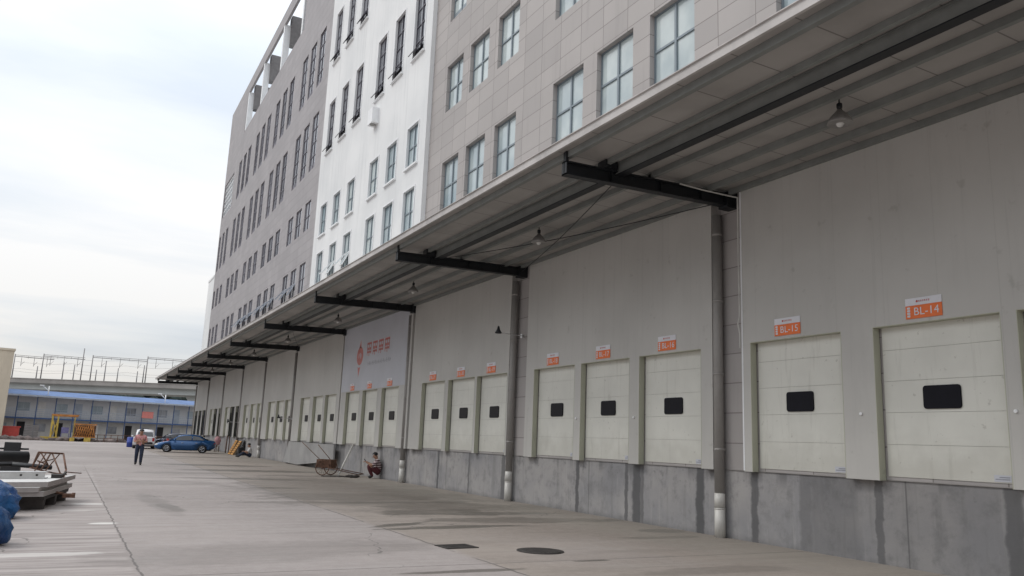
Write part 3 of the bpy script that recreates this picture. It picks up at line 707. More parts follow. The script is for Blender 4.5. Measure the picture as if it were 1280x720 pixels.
# ------------------------------------------------------------------ door signs
wordpos = {0:'near the right edge of the photo', 1:'', 2:'', 3:''}
n_ = 14
order = []
for bi in (0,1,2,3):
    ds = sorted([s for s in sign_specs if s[0] == bi], key=lambda s: s[2])
    if bi == 0: ds = [s for s in ds if s[1] in (0,1)]
    order += ds
for i, (bi, di, yc) in enumerate(order):
    nme = 'BL-%d' % (14+i)
    yc2 = yc + (.12 if bi == 0 else .05)
    lbl = 'orange and white door number sign reading %s over its dock door' % nme
    e = empty('door_sign', (XP-(.016 if bi == 3 else 0), yc2, 4.22), lbl, 'sign', 'door number signs over the dock doors')
    w2 = .325
    m = MB(); m.box((-.012,-w2,-.17), (-.0045,w2,.05)); m.build('number_plate', M['orange'] if i < 7 or bi == 3 else M['orange'], e, world=False)
    m = MB(); m.box((-.012,-w2,.052), (-.0045,w2,.175)); m.build('header_strip', M['sign_white'], e, world=False)
    text('lettering', nme, .185, M['sign_white'], e, wall_text(-.0145, -.05, -.06), track=1.05)
    m = MB()
    for q in range(4): m.box((-.0155,w2-.085,-.14+q*.045),(-.0125,w2-.03,-.108+q*.045)); m.box((-.016,w2-.07,-.145+q*.045),(-.0128,w2-.062,-.10+q*.045))
    m.build('side_characters', M['sign_white'], e, world=False)
    m = MB()
    rr = random.Random(3)
    m.blob((-.014,.11,.115),(.002,.022,.022),1)
    for q in range(6): yy = .07-q*.035; m.box((-.015,yy-.012,.10+rr.random()*.006),(-.0125,yy+.012,.108)); m.box((-.015,yy-.012,.12),(-.0125,yy+.012,.127)); m.box((-.015,yy-.003,.10),(-.0124,yy+.003,.13))
    m.build('header_print', [M['red_ink']], e, world=False)

# banner over bay 3
BN = empty('wall_banner', (XP, 37, 5.6), 'huge bluish white banner with a red flame logo on the dock wall', 'banner')
m = MB(); m.box((XP-.014,31.95,4.02), (XP-.002,41.3,7.36)); m.build('banner_sheet', M['banner'], BN)
m = MB(); xf = XP-.016
def blade(poly): m.prism(poly, 'x', xf, xf+.003)
cy, cz = 38.5, 5.72
import math as _m
ring = [(cy+.50*_m.cos(a*R(1)), cz+.46*_m.sin(a*R(1))) for a in range(0,360,15)]
inner = [(cy+.20*_m.cos(a*R(1)), cz-.02+.18*_m.sin(a*R(1))) for a in range(0,360,15)]
for a in range(24):
    b = (a+1) % 24; m.face([(xf,*ring[a]),(xf,*ring[b]),(xf,*inner[b]),(xf,*inner[a])])
blade([(cy+.18,cz+.40),(cy-.14,cz+.42),(cy-.02,cz+.80)])
blade([(cy-.12,cz-.2),(cy+.16,cz-.2),(cy+.04,cz+.3)])
blade([(cy+.26,cz-.52),(cy+.08,cz-1.05),(cy-.16,cz-.52),(cy+.04,cz-.60)])
m.build('flame_logo', M['banner_red'], BN)
m = MB(); rr = random.Random(11)
for q in range(4):   # blurred red characters: boxy strokes, as far as the photo shows them
    y0 = 37.45-q*.85; wch = .66; z0 = 5.62; hch = .66
    m.box((xf,y0-wch,z0+hch*.84),(xf+.003,y0,z0+hch)); m.box((xf,y0-wch*.56,z0),(xf+.0035,y0-wch*.44,z0+hch*.9))
    m.box((xf,y0-wch*.9,z0+hch*.44),(xf+.003,y0-wch*.58,z0+hch*.62)); m.box((xf,y0-wch*.42,z0+hch*.44),(xf+.003,y0-wch*.1,z0+hch*.62))
    m.box((xf,y0-wch*.97,z0+hch*(.1+.1*rr.random())),(xf+.0025,y0-wch*.85,z0+hch*.9)); m.box((xf,y0-wch*.15,z0+hch*.05),(xf+.0025,y0-wch*.04,z0+hch*.9))
    m.box((xf,y0-wch*.9,z0+hch*.22),(xf+.002,y0-wch*.1,z0+hch*.36))
m.build('red_characters', M['banner_red'], BN)
m = MB()
for q in range(15):
    y0 = 37.2-q*.22; hh = .16+.05*rr.random(); m.box((xf,y0-.05,5.16),(xf+.003,y0,5.16+hh)); m.box((xf,y0-.13,5.16+hh*.4),(xf+.0028,y0-.05,5.16+hh*.6))
m.build('small_print', M['grey_ink'], BN)

# ------------------------------------------------------------------ yard things
e = empty('manhole_cover', (7.14,12.06,0), 'round rusty iron manhole cover in the yard concrete', 'manhole cover')
m = MB(); m.lathe([(.40,.002),(.40,.010),(.37,.012),(.36,.006)], n=40); m.build('frame', M['iron'], e, world=False)
m = MB(); m.lathe([(.355,.002),(.355,.014),(.34,.016)], n=40)
for q in range(-4,5):
    L = math.sqrt(max(0,.3**2-(q*.065)**2)); m.box((q*.065-.012,-L,.016),(q*.065+.012,L,.021))
m.build('lid', M['iron'], e, world=False)
e = empty('drain_grate', (5.96,12.85,0), 'square dark drain grate nearer the middle of the yard', 'drain', rz=R(4))
m = MB()
m.box((-.30,-.24,.002),(.30,-.20,.014)); m.box((-.30,.20,.002),(.30,.24,.014)); m.box((-.30,-.1999,.002),(-.26,.1999,.014)); m.box((.26,-.1999,.002),(.30,.1999,.014)); m.build('frame', M['iron'], e, world=False)
m = MB()
for q in range(12): m.box((-.25+q*.044,-.198,.001),(-.23+q*.044,.198,.012))
m.mi = 1; m.face([(-.26,-.2,.003),(.26,-.2,.003),(.26,.2,.003),(-.26,.2,.003)])
m.build('bars', [M['iron'], M['gasket']], e, world=False)

# stack of boards on the left
SG = 'items on the board stack at the left edge'
ang = R(14.5)
def st(x, y, z):   # local stack frame -> world; near right corner at origin
    c, s = math.cos(ang), math.sin(ang)
    return (-.37+x*c-y*s*-1*0-x*0, 0, 0)
e = empty('timber_base', (-.37,19.75,0), 'dark timber skids under the board stack at the left edge', 'timber')
def sbox(mb, x0, x1, y0, y1, z0, z1):   # x to the left is negative, sheared so that the right side follows the photo
    P_ = lambda x, y, z: (-.37+x+y*.17, 19.75+y+x*.28, z)
    c = [P_(x0,y0,z0),P_(x1,y0,z0),P_(x1,y1,z0),P_(x0,y1,z0),P_(x0,y0,z1),P_(x1,y0,z1),P_(x1,y1,z1),P_(x0,y1,z1)]
    v = [mb.bm.verts.new(p) for p in c]
    for q in ((0,3,2,1),(4,5,6,7),(0,1,5,4),(1,2,6,5),(2,3,7,6),(3,0,4,7)):
        f = mb.bm.faces.new([v[i] for i in q]); f.material_index = mb.mi
for y in (.35, 1.5, 2.6):
    m = MB(); sbox(m, -3.6, -.05, y, y+.22, .0, .20); m.build('skid', M['darkwood'], e)
m = MB(); sbox(m, -3.6, -.03, .3, 2.9, .201, .29); m.build('deck', M['darkwood'], e)
specs = [(-3.8,0,0,3.1,.292,.385,'lowest thick foam-cored board in the stack at the left edge'),(-3.7,-.09,-.05,2.95,.387,.475,'second foam-cored board up in the stack at the left edge'),(-3.8,.03,.12,3.2,.477,.58,'third foam-cored board, just below the paler narrow sheet')]
for a,b,c,d,z0,z1,l in specs:
    e = empty('insulation_board', (-.37,19.75,z0), l, 'board', 'insulation boards stacked at the left edge')
    m = MB(); sbox(m,a,b,c,d,z0+.0036,z1-.0036); m.build('foam_core', M['boardedge'], e)
    m = MB(); sbox(m,a-.004,b+.004,c-.004,d+.004,z0,z0+.0035); sbox(m,a-.004,b+.004,c-.004,d+.004,z1-.0035,z1); m.build('facing_sheet', M['board'], e)
e = empty('steel_channel', (-.5,21.2,.58), 'pale galvanised steel channel with bolt holes lying on the board stack', 'channel')
m = MB(); sbox(m,-4,-.28,1.35,1.37,.583,.73); sbox(m,-4,-.28,1.37,1.72,.715,.73); sbox(m,-4,-.28,1.37,1.72,.583,.595)
m.build('web', M['alu'], e)
m = MB()
for x in (-2.6,-1.9,-1.3,-.75,-.45): sbox(m,x,x+.04,1.335,1.349,.64,.68)
m.build('bolt', M['iron'], e)
m = MB()
for q, (dx, dy, dz) in enumerate([(0,0,0),(.02,.1,.02),(-.03,.2,.0)]): m.path([(-3.2+dx,22.6+dy,.72+dz),(-1.2,23.2+dy,.78+dz),(-.35,23.55+dy,.70+dz)], .045, 8)
tag(m.build('plastic_hose', M['black']), 'dark hoses lying between the steel channel and the black roll', 'hose')
m = MB(); m.tube((-3.6,23.4,.90),(-.95,24.6,.90), .17, n=24); m.mi = 1; m.tube((-.96,24.598,.90),(-.945,24.604,.90), .12, n=20)
tag(m.build('membrane_roll', [M['black'], M['gasket']]), 'black roll of membrane lying on the stack at the left edge', 'roll')
m = MB(); P0 = Vector((-1.62,31.5,0))
m.box((-1.92,31.2,.001),(-1.36,31.8,.70)); m.box((-1.98,31.15,.701),(-1.30,31.85,.76)); m.box((-1.90,31.3,.761),(-1.44,31.7,1.16)); m.path([(-1.44,31.5,.95),(-1.2,31.5,.95)],.03); m.path([(-1.9,31.5,.95),(-2.1,31.5,.95)],.03)
m.build('black_machine_tmp', M['black']); o = bpy.data.objects['black_machine_tmp']; o.name = 'black_tool_case'; tag(o, 'black boxy case standing behind the roll at the left edge', 'case')
# rusty rebar frame
e = empty('rebar_frame', (-.5,22.8,.6), 'rusty bent steel rod frame standing on the board stack', 'steel frame')
m = MB()
a, b, c, d = (-.66,22.9,1.10), (-.13,23.3,1.07), (-.05,21.6,.60), (-.74,22.9,.78)
m.path([d, a, b, (-.02,22.4,.72), c], .022); m.path([(-.60,22.9,1.08),(-.42,23.0,.80),(-.66,22.9,.9)], .016); m.path([(-.5,23.1,1.08),(-.7,22.7,.62)], .013); m.path([(-.3,23.0,.95),(-.62,22.9,.85)], .012); m.path([(-.40,23.2,1.09),(-.58,22.6,.6)], .02)
m.path([(-.38,23.2,1.09),(-.12,22.2,.62)], .018); m.path([(-.62,23.1,1.10),(-.75,22.8,.75),(-.55,22.9,.70)], .014); m.path([(-.2,23.3,1.08),(-.5,22.8,.60)], .014)
m.path([(-.8,22.8,.74),(-.3,22.9,.62),(.0,22.6,.60)], .016); m.path([(-.05,22.6,.66),(.32,22.9,.62)], .012)
m.build('rods', M['rust'], e)
m = MB(); m.box((-.30,21.3,.585),(-.08,21.7,.66)); m.path([(-.1,21.5,.60),(-.02,21.9,.68)],.03); m.build('clamp', M['iron'], e)
m = MB(); m.box((-.02,20.9,.18),(.22,21.15,.26)); m.path([(.0,21.0,.26),(-.25,21.1,.30)],.03); m.tube((.20,21.03,.17),(.20,21.03,.28),.035,n=10)
tag(m.build('scaffold_clamp', M['rust']), 'rusty clamp sticking out at the right corner of the board stack', 'clamp')
# blue bags
def bag(name, c, r, label, seed):
    m = MB(); m.blob((0,0,0), r, 4)
    rnd = random.Random(seed); ph = [rnd.uniform(0,6.28) for _ in range(8)]
    for v in m.bm.verts:
        x, y, z = v.co; u = math.atan2(y, x); n = .07*math.sin(3*u+ph[0]+4*z)+.05*math.sin(7*u+ph[1]-6*z)+.035*math.sin(11*z*3+ph[2]+2*u)+.03*math.sin(17*u+ph[3]+9*z)
        cz_ = .09*abs(math.sin(5*u+5*z+ph[4]))+.06*abs(math.sin(9*u-13*z+ph[5])); n += cz_-.08
        v.co = Vector((x*(1+n), y*(1+n), z*(1+n*.9)))
        if v.co.z < -r[2]*.62: v.co.z = -r[2]*.62+(v.co.z+r[2]*.62)*.12
    zmin = min(v.co.z for v in m.bm.verts)
    for v in m.bm.verts: v.co = v.co+Vector((c[0],c[1],-zmin))
    o = m.build(name, M['tarp'])
    return tag(o, label, 'bag', 'blue bags at the left edge')
bag('blue_bag', (-1.22,18.3), (.52,.52,.40), 'larger blue woven bag slumped against the board stack', 5)
bag('blue_bag', (-1.00,14.35), (.36,.40,.36), 'nearer darker blue bag cut off by the left edge of the photo', 9)

# grey board propped on the hand cart against the dock
m = MB(); xb = W-.36
poly = [(52.2,.08),(48.7,.04),(41.2,.52),(41.3,1.34),(51.2,1.36)]
m.prism(poly, 'x', xb, xb+.09)
tag(m.build('grey_board', M['grey_sheet']), 'large grey board leaning along the dock foot with one end raised by the hand cart', 'board')
# hand cart
HC = empty('hand_cart', (10.45,37.1,0), 'rusty two-wheeled hand cart beside the large grey board', 'cart')
def wheel(cx, cy, r, par, name='wheel'):
    m = MB(); n = 26; ax = Vector((.62,.78,0)).normalized(); pl = Vector((-.78,.62,0))
    pts = [Vector((cx,cy,r))+pl*(r-.02)*math.cos(2*math.pi*i/n)+Vector((0,0,1))*(r-.02)*math.sin(2*math.pi*i/n) for i in range(n+1)]
    m.path(pts, .022, 6)
    for i in range(0, n, 2): m.tube(Vector((cx,cy,r)), pts[i], .006, n=4)
    m.tube(Vector((cx,cy,r))-ax*.06, Vector((cx,cy,r))+ax*.06, .035, n=10)
    m.build(name, M['rust'], par)
wheel(10.2,36.9,.34,HC); wheel(10.75,37.45,.34,HC)
m = MB(); m.box((-.30,-.36,.30),(.30,.36,.34)); m.box((-.30,-.36,.341),(-.27,.36,.66)); m.box((.27,-.36,.341),(.30,.36,.66)); m.box((-.269,-.36,.341),(.269,-.33,.66)); m.box((-.269,.33,.341),(.269,.36,.66))
bmesh.ops.transform(m.bm, matrix=Matrix.Translation((10.45,37.15,.05)) @ Matrix.Rotation(R(48),4,'Z'), verts=m.bm.verts)
m.build('tray', M['rust'], HC)
m = MB(); m.path([(10.75,37.4,.34),(10.2,36.95,.34)], .02); m.path([(10.7,37.1,.36),(12.0,36.4,.12)], .02); m.path([(10.4,36.75,.36),(11.6,35.9,.1)], .02); m.path([(12.0,36.4,.12),(11.6,35.9,.1)], .02)
m.path([(10.3,37.4,.6),(9.6,38.6,1.45)], .015); m.path([(10.95,37.5,.45),(10.3,38.3,1.35)], .018); m.build('handle', M['rust'], HC)
m = MB(); m.tube((10.87,36.6,.03),(12.05,38.4,1.42), .045, n=14)
tag(m.build('plastic_pipe', M['pipe_white']), 'white plastic pipe leaning diagonally against the dock wall', 'pipe')
m = MB()
rr = random.Random(4)
for q in range(9):
    x, y = 10.95+rr.random()*.5, 35.1+rr.random()*.6; m.blob((x,y,.05),(.10+.06*rr.random(),.07+.04*rr.random(),.05+.03*rr.random()),2,.15,q)
m.path([(9.9,35.9,.02),(11.0,35.4,.03)],.018); m.path([(10.2,35.6,.02),(11.2,35.5,.04)],.014)
tag(m.build('tool_heap', M['darkwood']), 'small dark heap of tools and rags between the pipe and the squatting person', 'tools')

# pallets leaning on dock wall
PG = 'pallets leaning on the dock foot'
def pallet(y, lab_, dz=0, mat='plyorange', lean=24):
    e = empty('pallet', (11.75,y,0), lab_, 'pallet', PG)
    mm = Matrix.Translation((11.45,y,0)) @ Matrix.Rotation(R(lean),4,'Y')
    m = MB()
    for q in range(7): m.box((0,-.5,.02+q*.185),(.02,.5,.15+q*.185))
    bmesh.ops.transform(m.bm, matrix=mm, verts=m.bm.verts); m.build('deck_board', M[mat], e)
    m = MB()
    for yy in (-.5,-.05,.4): m.box((.021,yy,0.0),(.11,yy+.1,1.27))
    bmesh.ops.transform(m.bm, matrix=mm, verts=m.bm.verts); m.build('runner', M['wood'], e)
    m = MB()
    for q in (0,3,6): m.box((.111,-.5,.02+q*.185),(.13,.5,.15+q*.185))
    bmesh.ops.transform(m.bm, matrix=mm, verts=m.bm.verts); m.build('bottom_board', M['wood'], e)
pallet(69.8, 'orange wooden pallet leaning farther along the dock foot'); pallet(68.5, 'orange wooden pallet leaning, the nearer of two', lean=28)
m = MB(); m.box((0,-.35,0),(.05,.45,1.25)); bmesh.ops.transform(m.bm, matrix=Matrix.Translation((11.75,67.6,0)) @ Matrix.Rotation(R(18),4,'Y'), verts=m.bm.verts)
m.box((11.8,67.3,.005),(12.2,67.9,.6))
tag(m.build('dark_panel', M['black']), 'dark panel leaning beside the orange pallets', 'panel')
# pink bundle behind the sedan
e = empty('pink_bundle', (11.6,77.2,0), 'pink and grey bundle on a stand behind the rear of the blue sedan', 'bundle')
m = MB(); m.blob((11.6,77.2,1.0),(.28,.3,.38),3,.08,2); m.build('cloth', M['pink_cloth'], e)
m = MB(); m.path([(11.4,77.2,0),(11.6,77.2,.8)],.03); m.path([(11.8,77.2,0),(11.6,77.2,.8)],.03); m.path([(11.6,77.5,0),(11.6,77.2,.8)],.03); m.build('stand', M['rust'], e)
m = MB(); m.tube((11.9,74.2,0),(11.95,74.3,1.5),.05,n=8); m.tube((12.1,74.0,0),(12.1,74.0,1.45),.04,n=8)
tag(m.build('steel_posts', M['rust']), 'dark rusty uprights against the dock near the pink bundle', 'posts')

# ------------------------------------------------------------------ vehicles
def loft(m, sections):
    rings = [[m.bm.verts.new(p) for p in s] for s in sections]
    n = len(rings[0])
    for a, b in zip(rings, rings[1:]):
        for i in range(n):
            j = (i+1) % n; f = m.bm.faces.new((a[i],a[j],b[j],b[i])); f.smooth = True; f.material_index = m.mi
    m.bm.faces.new(rings[0][::-1]); m.bm.faces.new(rings[-1])
def car(name, label, cat, loc, heading, paint, kind='sedan'):
    """local: +x is the front, z up"""
    e = empty(name, (*loc, 0), label, cat, 'cars parked by the dock end', rz=heading)
    if kind == 'sedan':
        Lb = [(-2.28,.48,.90,.70),(-2.20,.36,.98,.80),(-1.9,.24,1.02,.87),(-1.3,.20,1.00,.90),(-.5,.18,.97,.91),(.4,.18,.95,.91),(1.0,.18,.93,.90),(1.5,.20,.84,.88),(1.95,.22,.74,.82),(2.22,.30,.62,.70),(2.30,.38,.52,.60)]
        cab = [(-1.78,1.0,1.01,.72),(-1.05,1.0,1.38,.66),(-.5,.98,1.45,.64),(.1,.96,1.44,.64),(.55,.95,1.34,.66),(1.28,.90,.905,.74)]
        wx, wr = (-1.36,1.34), .32
    else:
        Lb = [(-2.25,.50,.98,.78),(-2.18,.35,1.05,.86),(-1.8,.26,1.08,.91),(-1.0,.24,1.08,.92),(.4,.24,1.06,.92),(1.0,.24,1.04,.91),(1.5,.26,.98,.89),(1.95,.28,.90,.83),(2.22,.38,.72,.72)]
        cab = [(-2.05,1.05,1.08,.78),(-1.85,1.05,1.50,.74),(-1.5,1.05,1.66,.70),(-.3,1.05,1.72,.69),(.35,1.04,1.62,.70),(1.15,1.02,1.05,.76)]
        wx, wr = (-1.36,1.36), .36
    m = MB(); secs = []
    for x, zb, zt, hw in Lb:
        zm = zb+(zt-zb)*.55
        secs.append([(x,-hw*.80,zb),(x,-hw,zb+.08),(x,-hw*1.01,zm),(x,-hw*.97,zt-.06),(x,-hw*.86,zt),(x,0,zt+.03),(x,hw*.86,zt),(x,hw*.97,zt-.06),(x,hw*1.01,zm),(x,hw,zb+.08),(x,hw*.80,zb)])
    loft(m, secs); body = m.build('body', M[paint], e, world=False)
    # wheel arches cut with a boolean
    cm = MB()
    for x in wx:
        for s in (-1, 1): cm.tube((x, s*.62, wr), (x, s*1.2, wr), wr+.07, n=28)
    cut = cm.build('cutter', M['tyre'])
    cut.location = e.location; cut.rotation_euler = e.rotation_euler
    bo = body.modifiers.new('b', 'BOOLEAN'); bo.object = cut; bo.operation = 'DIFFERENCE'; bo.solver = 'EXACT'
    bpy.context.view_layer.update()
    me = bpy.data.meshes.new_from_object(body.evaluated_get(bpy.context.evaluated_depsgraph_get()))
    body.modifiers.clear(); body.data = me
    COL.objects.unlink(cut); bpy.data.objects.remove(cut)
    # cabin: painted shell with glass set on it
    m = MB(); secs = []
    for x, zb, zt, hw in cab:
        top = hw; bot = min(.84, hw+.12)
        secs.append([(x,-bot,zb-.03),(x,-(top*.9+bot*.1),zt-.05),(x,-top*.8,zt),(x,0,zt+.03),(x,top*.8,zt),(x,(top*.9+bot*.1),zt-.05),(x,bot,zb-.03)])
    loft(m, secs); m.build('roof', M[paint], e, world=False)
    def side_glass(xs):
        for s in (-1, 1):
            m = MB(); lo = []; hi = []
            for x, f in xs:
                # interpolate cabin
                for c0, c1 in zip(cab, cab[1:]):
                    if c0[0] <= x <= c1[0]:
                        t = (x-c0[0])/(c1[0]-c0[0]); zt = c0[2]+(c1[2]-c0[2])*t; hw = c0[3]+(c1[3]-c0[3])*t; zb = c0[1]+(c1[1]-c0[1])*t
                bot = min(.84, hw+.12); top = hw*.9+bot*.1
                za = zb+.03; zc = max(za+.01, zt-.09)
                def yat(z): k_ = (z-(zb-.03))/max(.01,(zt-.05-(zb-.03))); return bot+(top-bot)*k_
                lo.append((x, s*(yat(za)+.012), za)); hi.append((x, s*(yat(zc)+.012), zc))
            for i in range(len(lo)-1): m.face([lo[i],lo[i+1],hi[i+1],hi[i]])
            m.build('side_window', M['car_glass'], e, world=False)
    if kind == 'sedan':
        side_glass([(-1.45,0),(-1.05,0),(-.55,0)]); side_glass([(-.47,0),(.1,0),(.55,0),(.98,0)])
    else:
        side_glass([(-1.82,0),(-1.5,0),(-1.0,0)]); side_glass([(-.92,0),(-.3,0),(-.02,0)]); side_glass([(.06,0),(.35,0),(.85,0)])
    # windscreen and rear screen
    def screen(nm, a, b, off):
        (x0,z0,w0), (x1,z1,w1) = a, b
        m = MB(); m.face([(x0,-w0,z0),(x0,w0,z0),(x1,w1,z1),(x1,-w1,z1)]); m.build(nm, M['car_glass'], e, world=False)
    if kind == 'sedan':
        screen('windscreen', (1.27,.945,.66), (.64,1.36,.56), 0); screen('rear_window', (-1.76,1.05,.62), (-1.12,1.385,.54), 0)
    else:
        screen('windscreen', (1.13,1.11,.68), (.42,1.64,.58), 0); screen('rear_window', (-2.075,1.12,.66), (-1.89,1.50,.60), 0)
    fx = Lb[-1][0]; rx = Lb[0][0]
    for s in (-1, 1):
        m = MB(); m.blob((fx-.22, s*.62, Lb[-2][2]-.04), (.20,.17,.075), 2); m.build('headlight', M['lamp'], e, world=False)
        m = MB(); zt = Lb[0][2]-.08
        if kind == 'sedan': m.blob((rx+.08, s*.62, zt-.03), (.10,.17,.09), 2)
        else: m.box((rx-.015, s*.70-.09, zt-.22), (rx+.12, s*.70+.09, zt+.10))
        m.build('tail_light', M['tail'], e, world=False, bevel=0)
        m = MB(); m.blob((.78 if kind == 'sedan' else .85, s*1.0, Lb[5][2]+.06), (.09,.11,.07), 2); m.build('wing_mirror', M[paint], e, world=False)
        for dx in ((-.15,),(.0,))[0:1]:
            m = MB(); m.box((-.95, s*.925-.012, Lb[4][2]-.19), (-.78, s*.925+.012, Lb[4][2]-.16)); m.box((.10, s*.925-.012, Lb[4][2]-.20), (.27, s*.925+.012, Lb[4][2]-.17)); m.build('door_handle', M['rim'], e, world=False)
    m = MB(); m.box((rx-.03,-.68,.42),(rx+.1,.68,.62)); m.build('rear_bumper', M[paint] if kind == 'sedan' else M['black'], e, world=False, bevel=.03)
    m = MB(); m.box((fx-.1,-.45,.30),(fx+.02,.45,.45)); m.build('grille', M['black'], e, world=False, bevel=.015)
    m = MB(); m.box((rx-.045,-.22,.66),(rx-.02,.22,.80)); m.build('number_plate', M['plate'], e, world=False)
    for x in wx:
        for s in (-1, 1):
            m = MB(); yy = s*.80
            m.lathe([(wr*.62,-.10),(wr*.93,-.105),(wr,-.07),(wr,.07),(wr*.93,.105),(wr*.62,.10)], (x,yy,wr), n=28, axis='y')
            o = m.build('wheel', M['tyre'], e, world=False)
            m = MB(); yo = yy+s*.085
            m.tube((x,yo-.01,wr),(x,yo+.01,wr), .06, n=12)
            for q in range(5):
                a = 2*math.pi*q/5; d = Vector((math.cos(a),0,math.sin(a)))
                m.tube(Vector((x,yo,wr))+d*.04, Vector((x,yo,wr))+d*wr*.6, .035, .03, n=6)
            n = 24
            m.path([Vector((x,yo,wr))+Vector((math.cos(2*math.pi*i/n),0,math.sin(2*math.pi*i/n)))*wr*.62 for i in range(n+1)], .022, 6)
            o2 = m.build('rim', M['rim'], None); o2.parent = o
    m = MB(); m.box((-2.0,-.75,.20),(1.9,.75,.34)); m.build('underbody', M['black'], e, world=False)
    return e
yaw = .4884
def heading(img_right, away):   # direction: img_right component along camera right, away along camera forward (ground)
    v = Vector((math.cos(yaw), -math.sin(yaw)))*img_right + Vector((math.sin(yaw), math.cos(yaw)))*away
    return math.atan2(v.y, v.x)
car('parked_car', 'blue sedan parked sideways with its nose to the left near the far docks', 'car', (8.3,71.6), heading(-1,-.30), 'car_blue')
car('parked_car', 'white car seen from behind, parked beside the blue sedan', 'car', (5.95,83.0), math.atan2(1,.04), 'car_white', 'suv')
car('parked_car', 'dark car mostly hidden behind the bonnet of the blue sedan', 'car', (9.3,88.5), heading(-1,.1), 'car_dark')
def scooter(loc, rz, label):
    e = empty('scooter', (*loc,0), label, 'scooter', 'scooters parked between the cars', rz=rz)
    for x in (-.6,.62):
        m = MB(); m.lathe([(.13,-.05),(.24,-.055),(.26,0),(.24,.055),(.13,.05)], (x,0,.26), n=20, axis='y'); m.build('wheel', M['tyre'], e, world=False)
    m = MB(); m.blob((-.35,0,.58),(.48,.16,.18),3); m.box((-.3,-.14,.28),(.35,.14,.36)); m.blob((.48,0,.62),(.10,.2,.36),3); m.build('body', M['redbox'], e, world=False)
    m = MB(); m.blob((-.3,0,.80),(.40,.14,.06),3); m.build('seat', M['black'], e, world=False)
    m = MB(); m.path([(.62,0,.26),(.42,0,1.02)],.025); m.path([(.42,-.33,1.06),(.42,.33,1.06)],.018); m.path([(.44,.2,1.05),(.44,.26,1.25)],.01); m.path([(.44,-.2,1.05),(.44,-.26,1.25)],.01); m.build('handlebar', M['black'], e, world=False)
scooter((8.0,84.5), 1.2, 'dark red scooter parked between the white car and the blue sedan'); scooter((8.9,85.6), .9, 'scooter half hidden behind the front of the blue sedan')
m = MB(); m.lathe([(.28,0),(.33,.05),(.34,.4),(.36,.42),(.36,.46),(.34,.48),(.34,.9),(.28,.95),(.10,.96)], (5.05,86.5,0), n=24)
tag(m.build('blue_drum', M['blue_plastic']), 'blue plastic drum behind the walking person', 'drum')

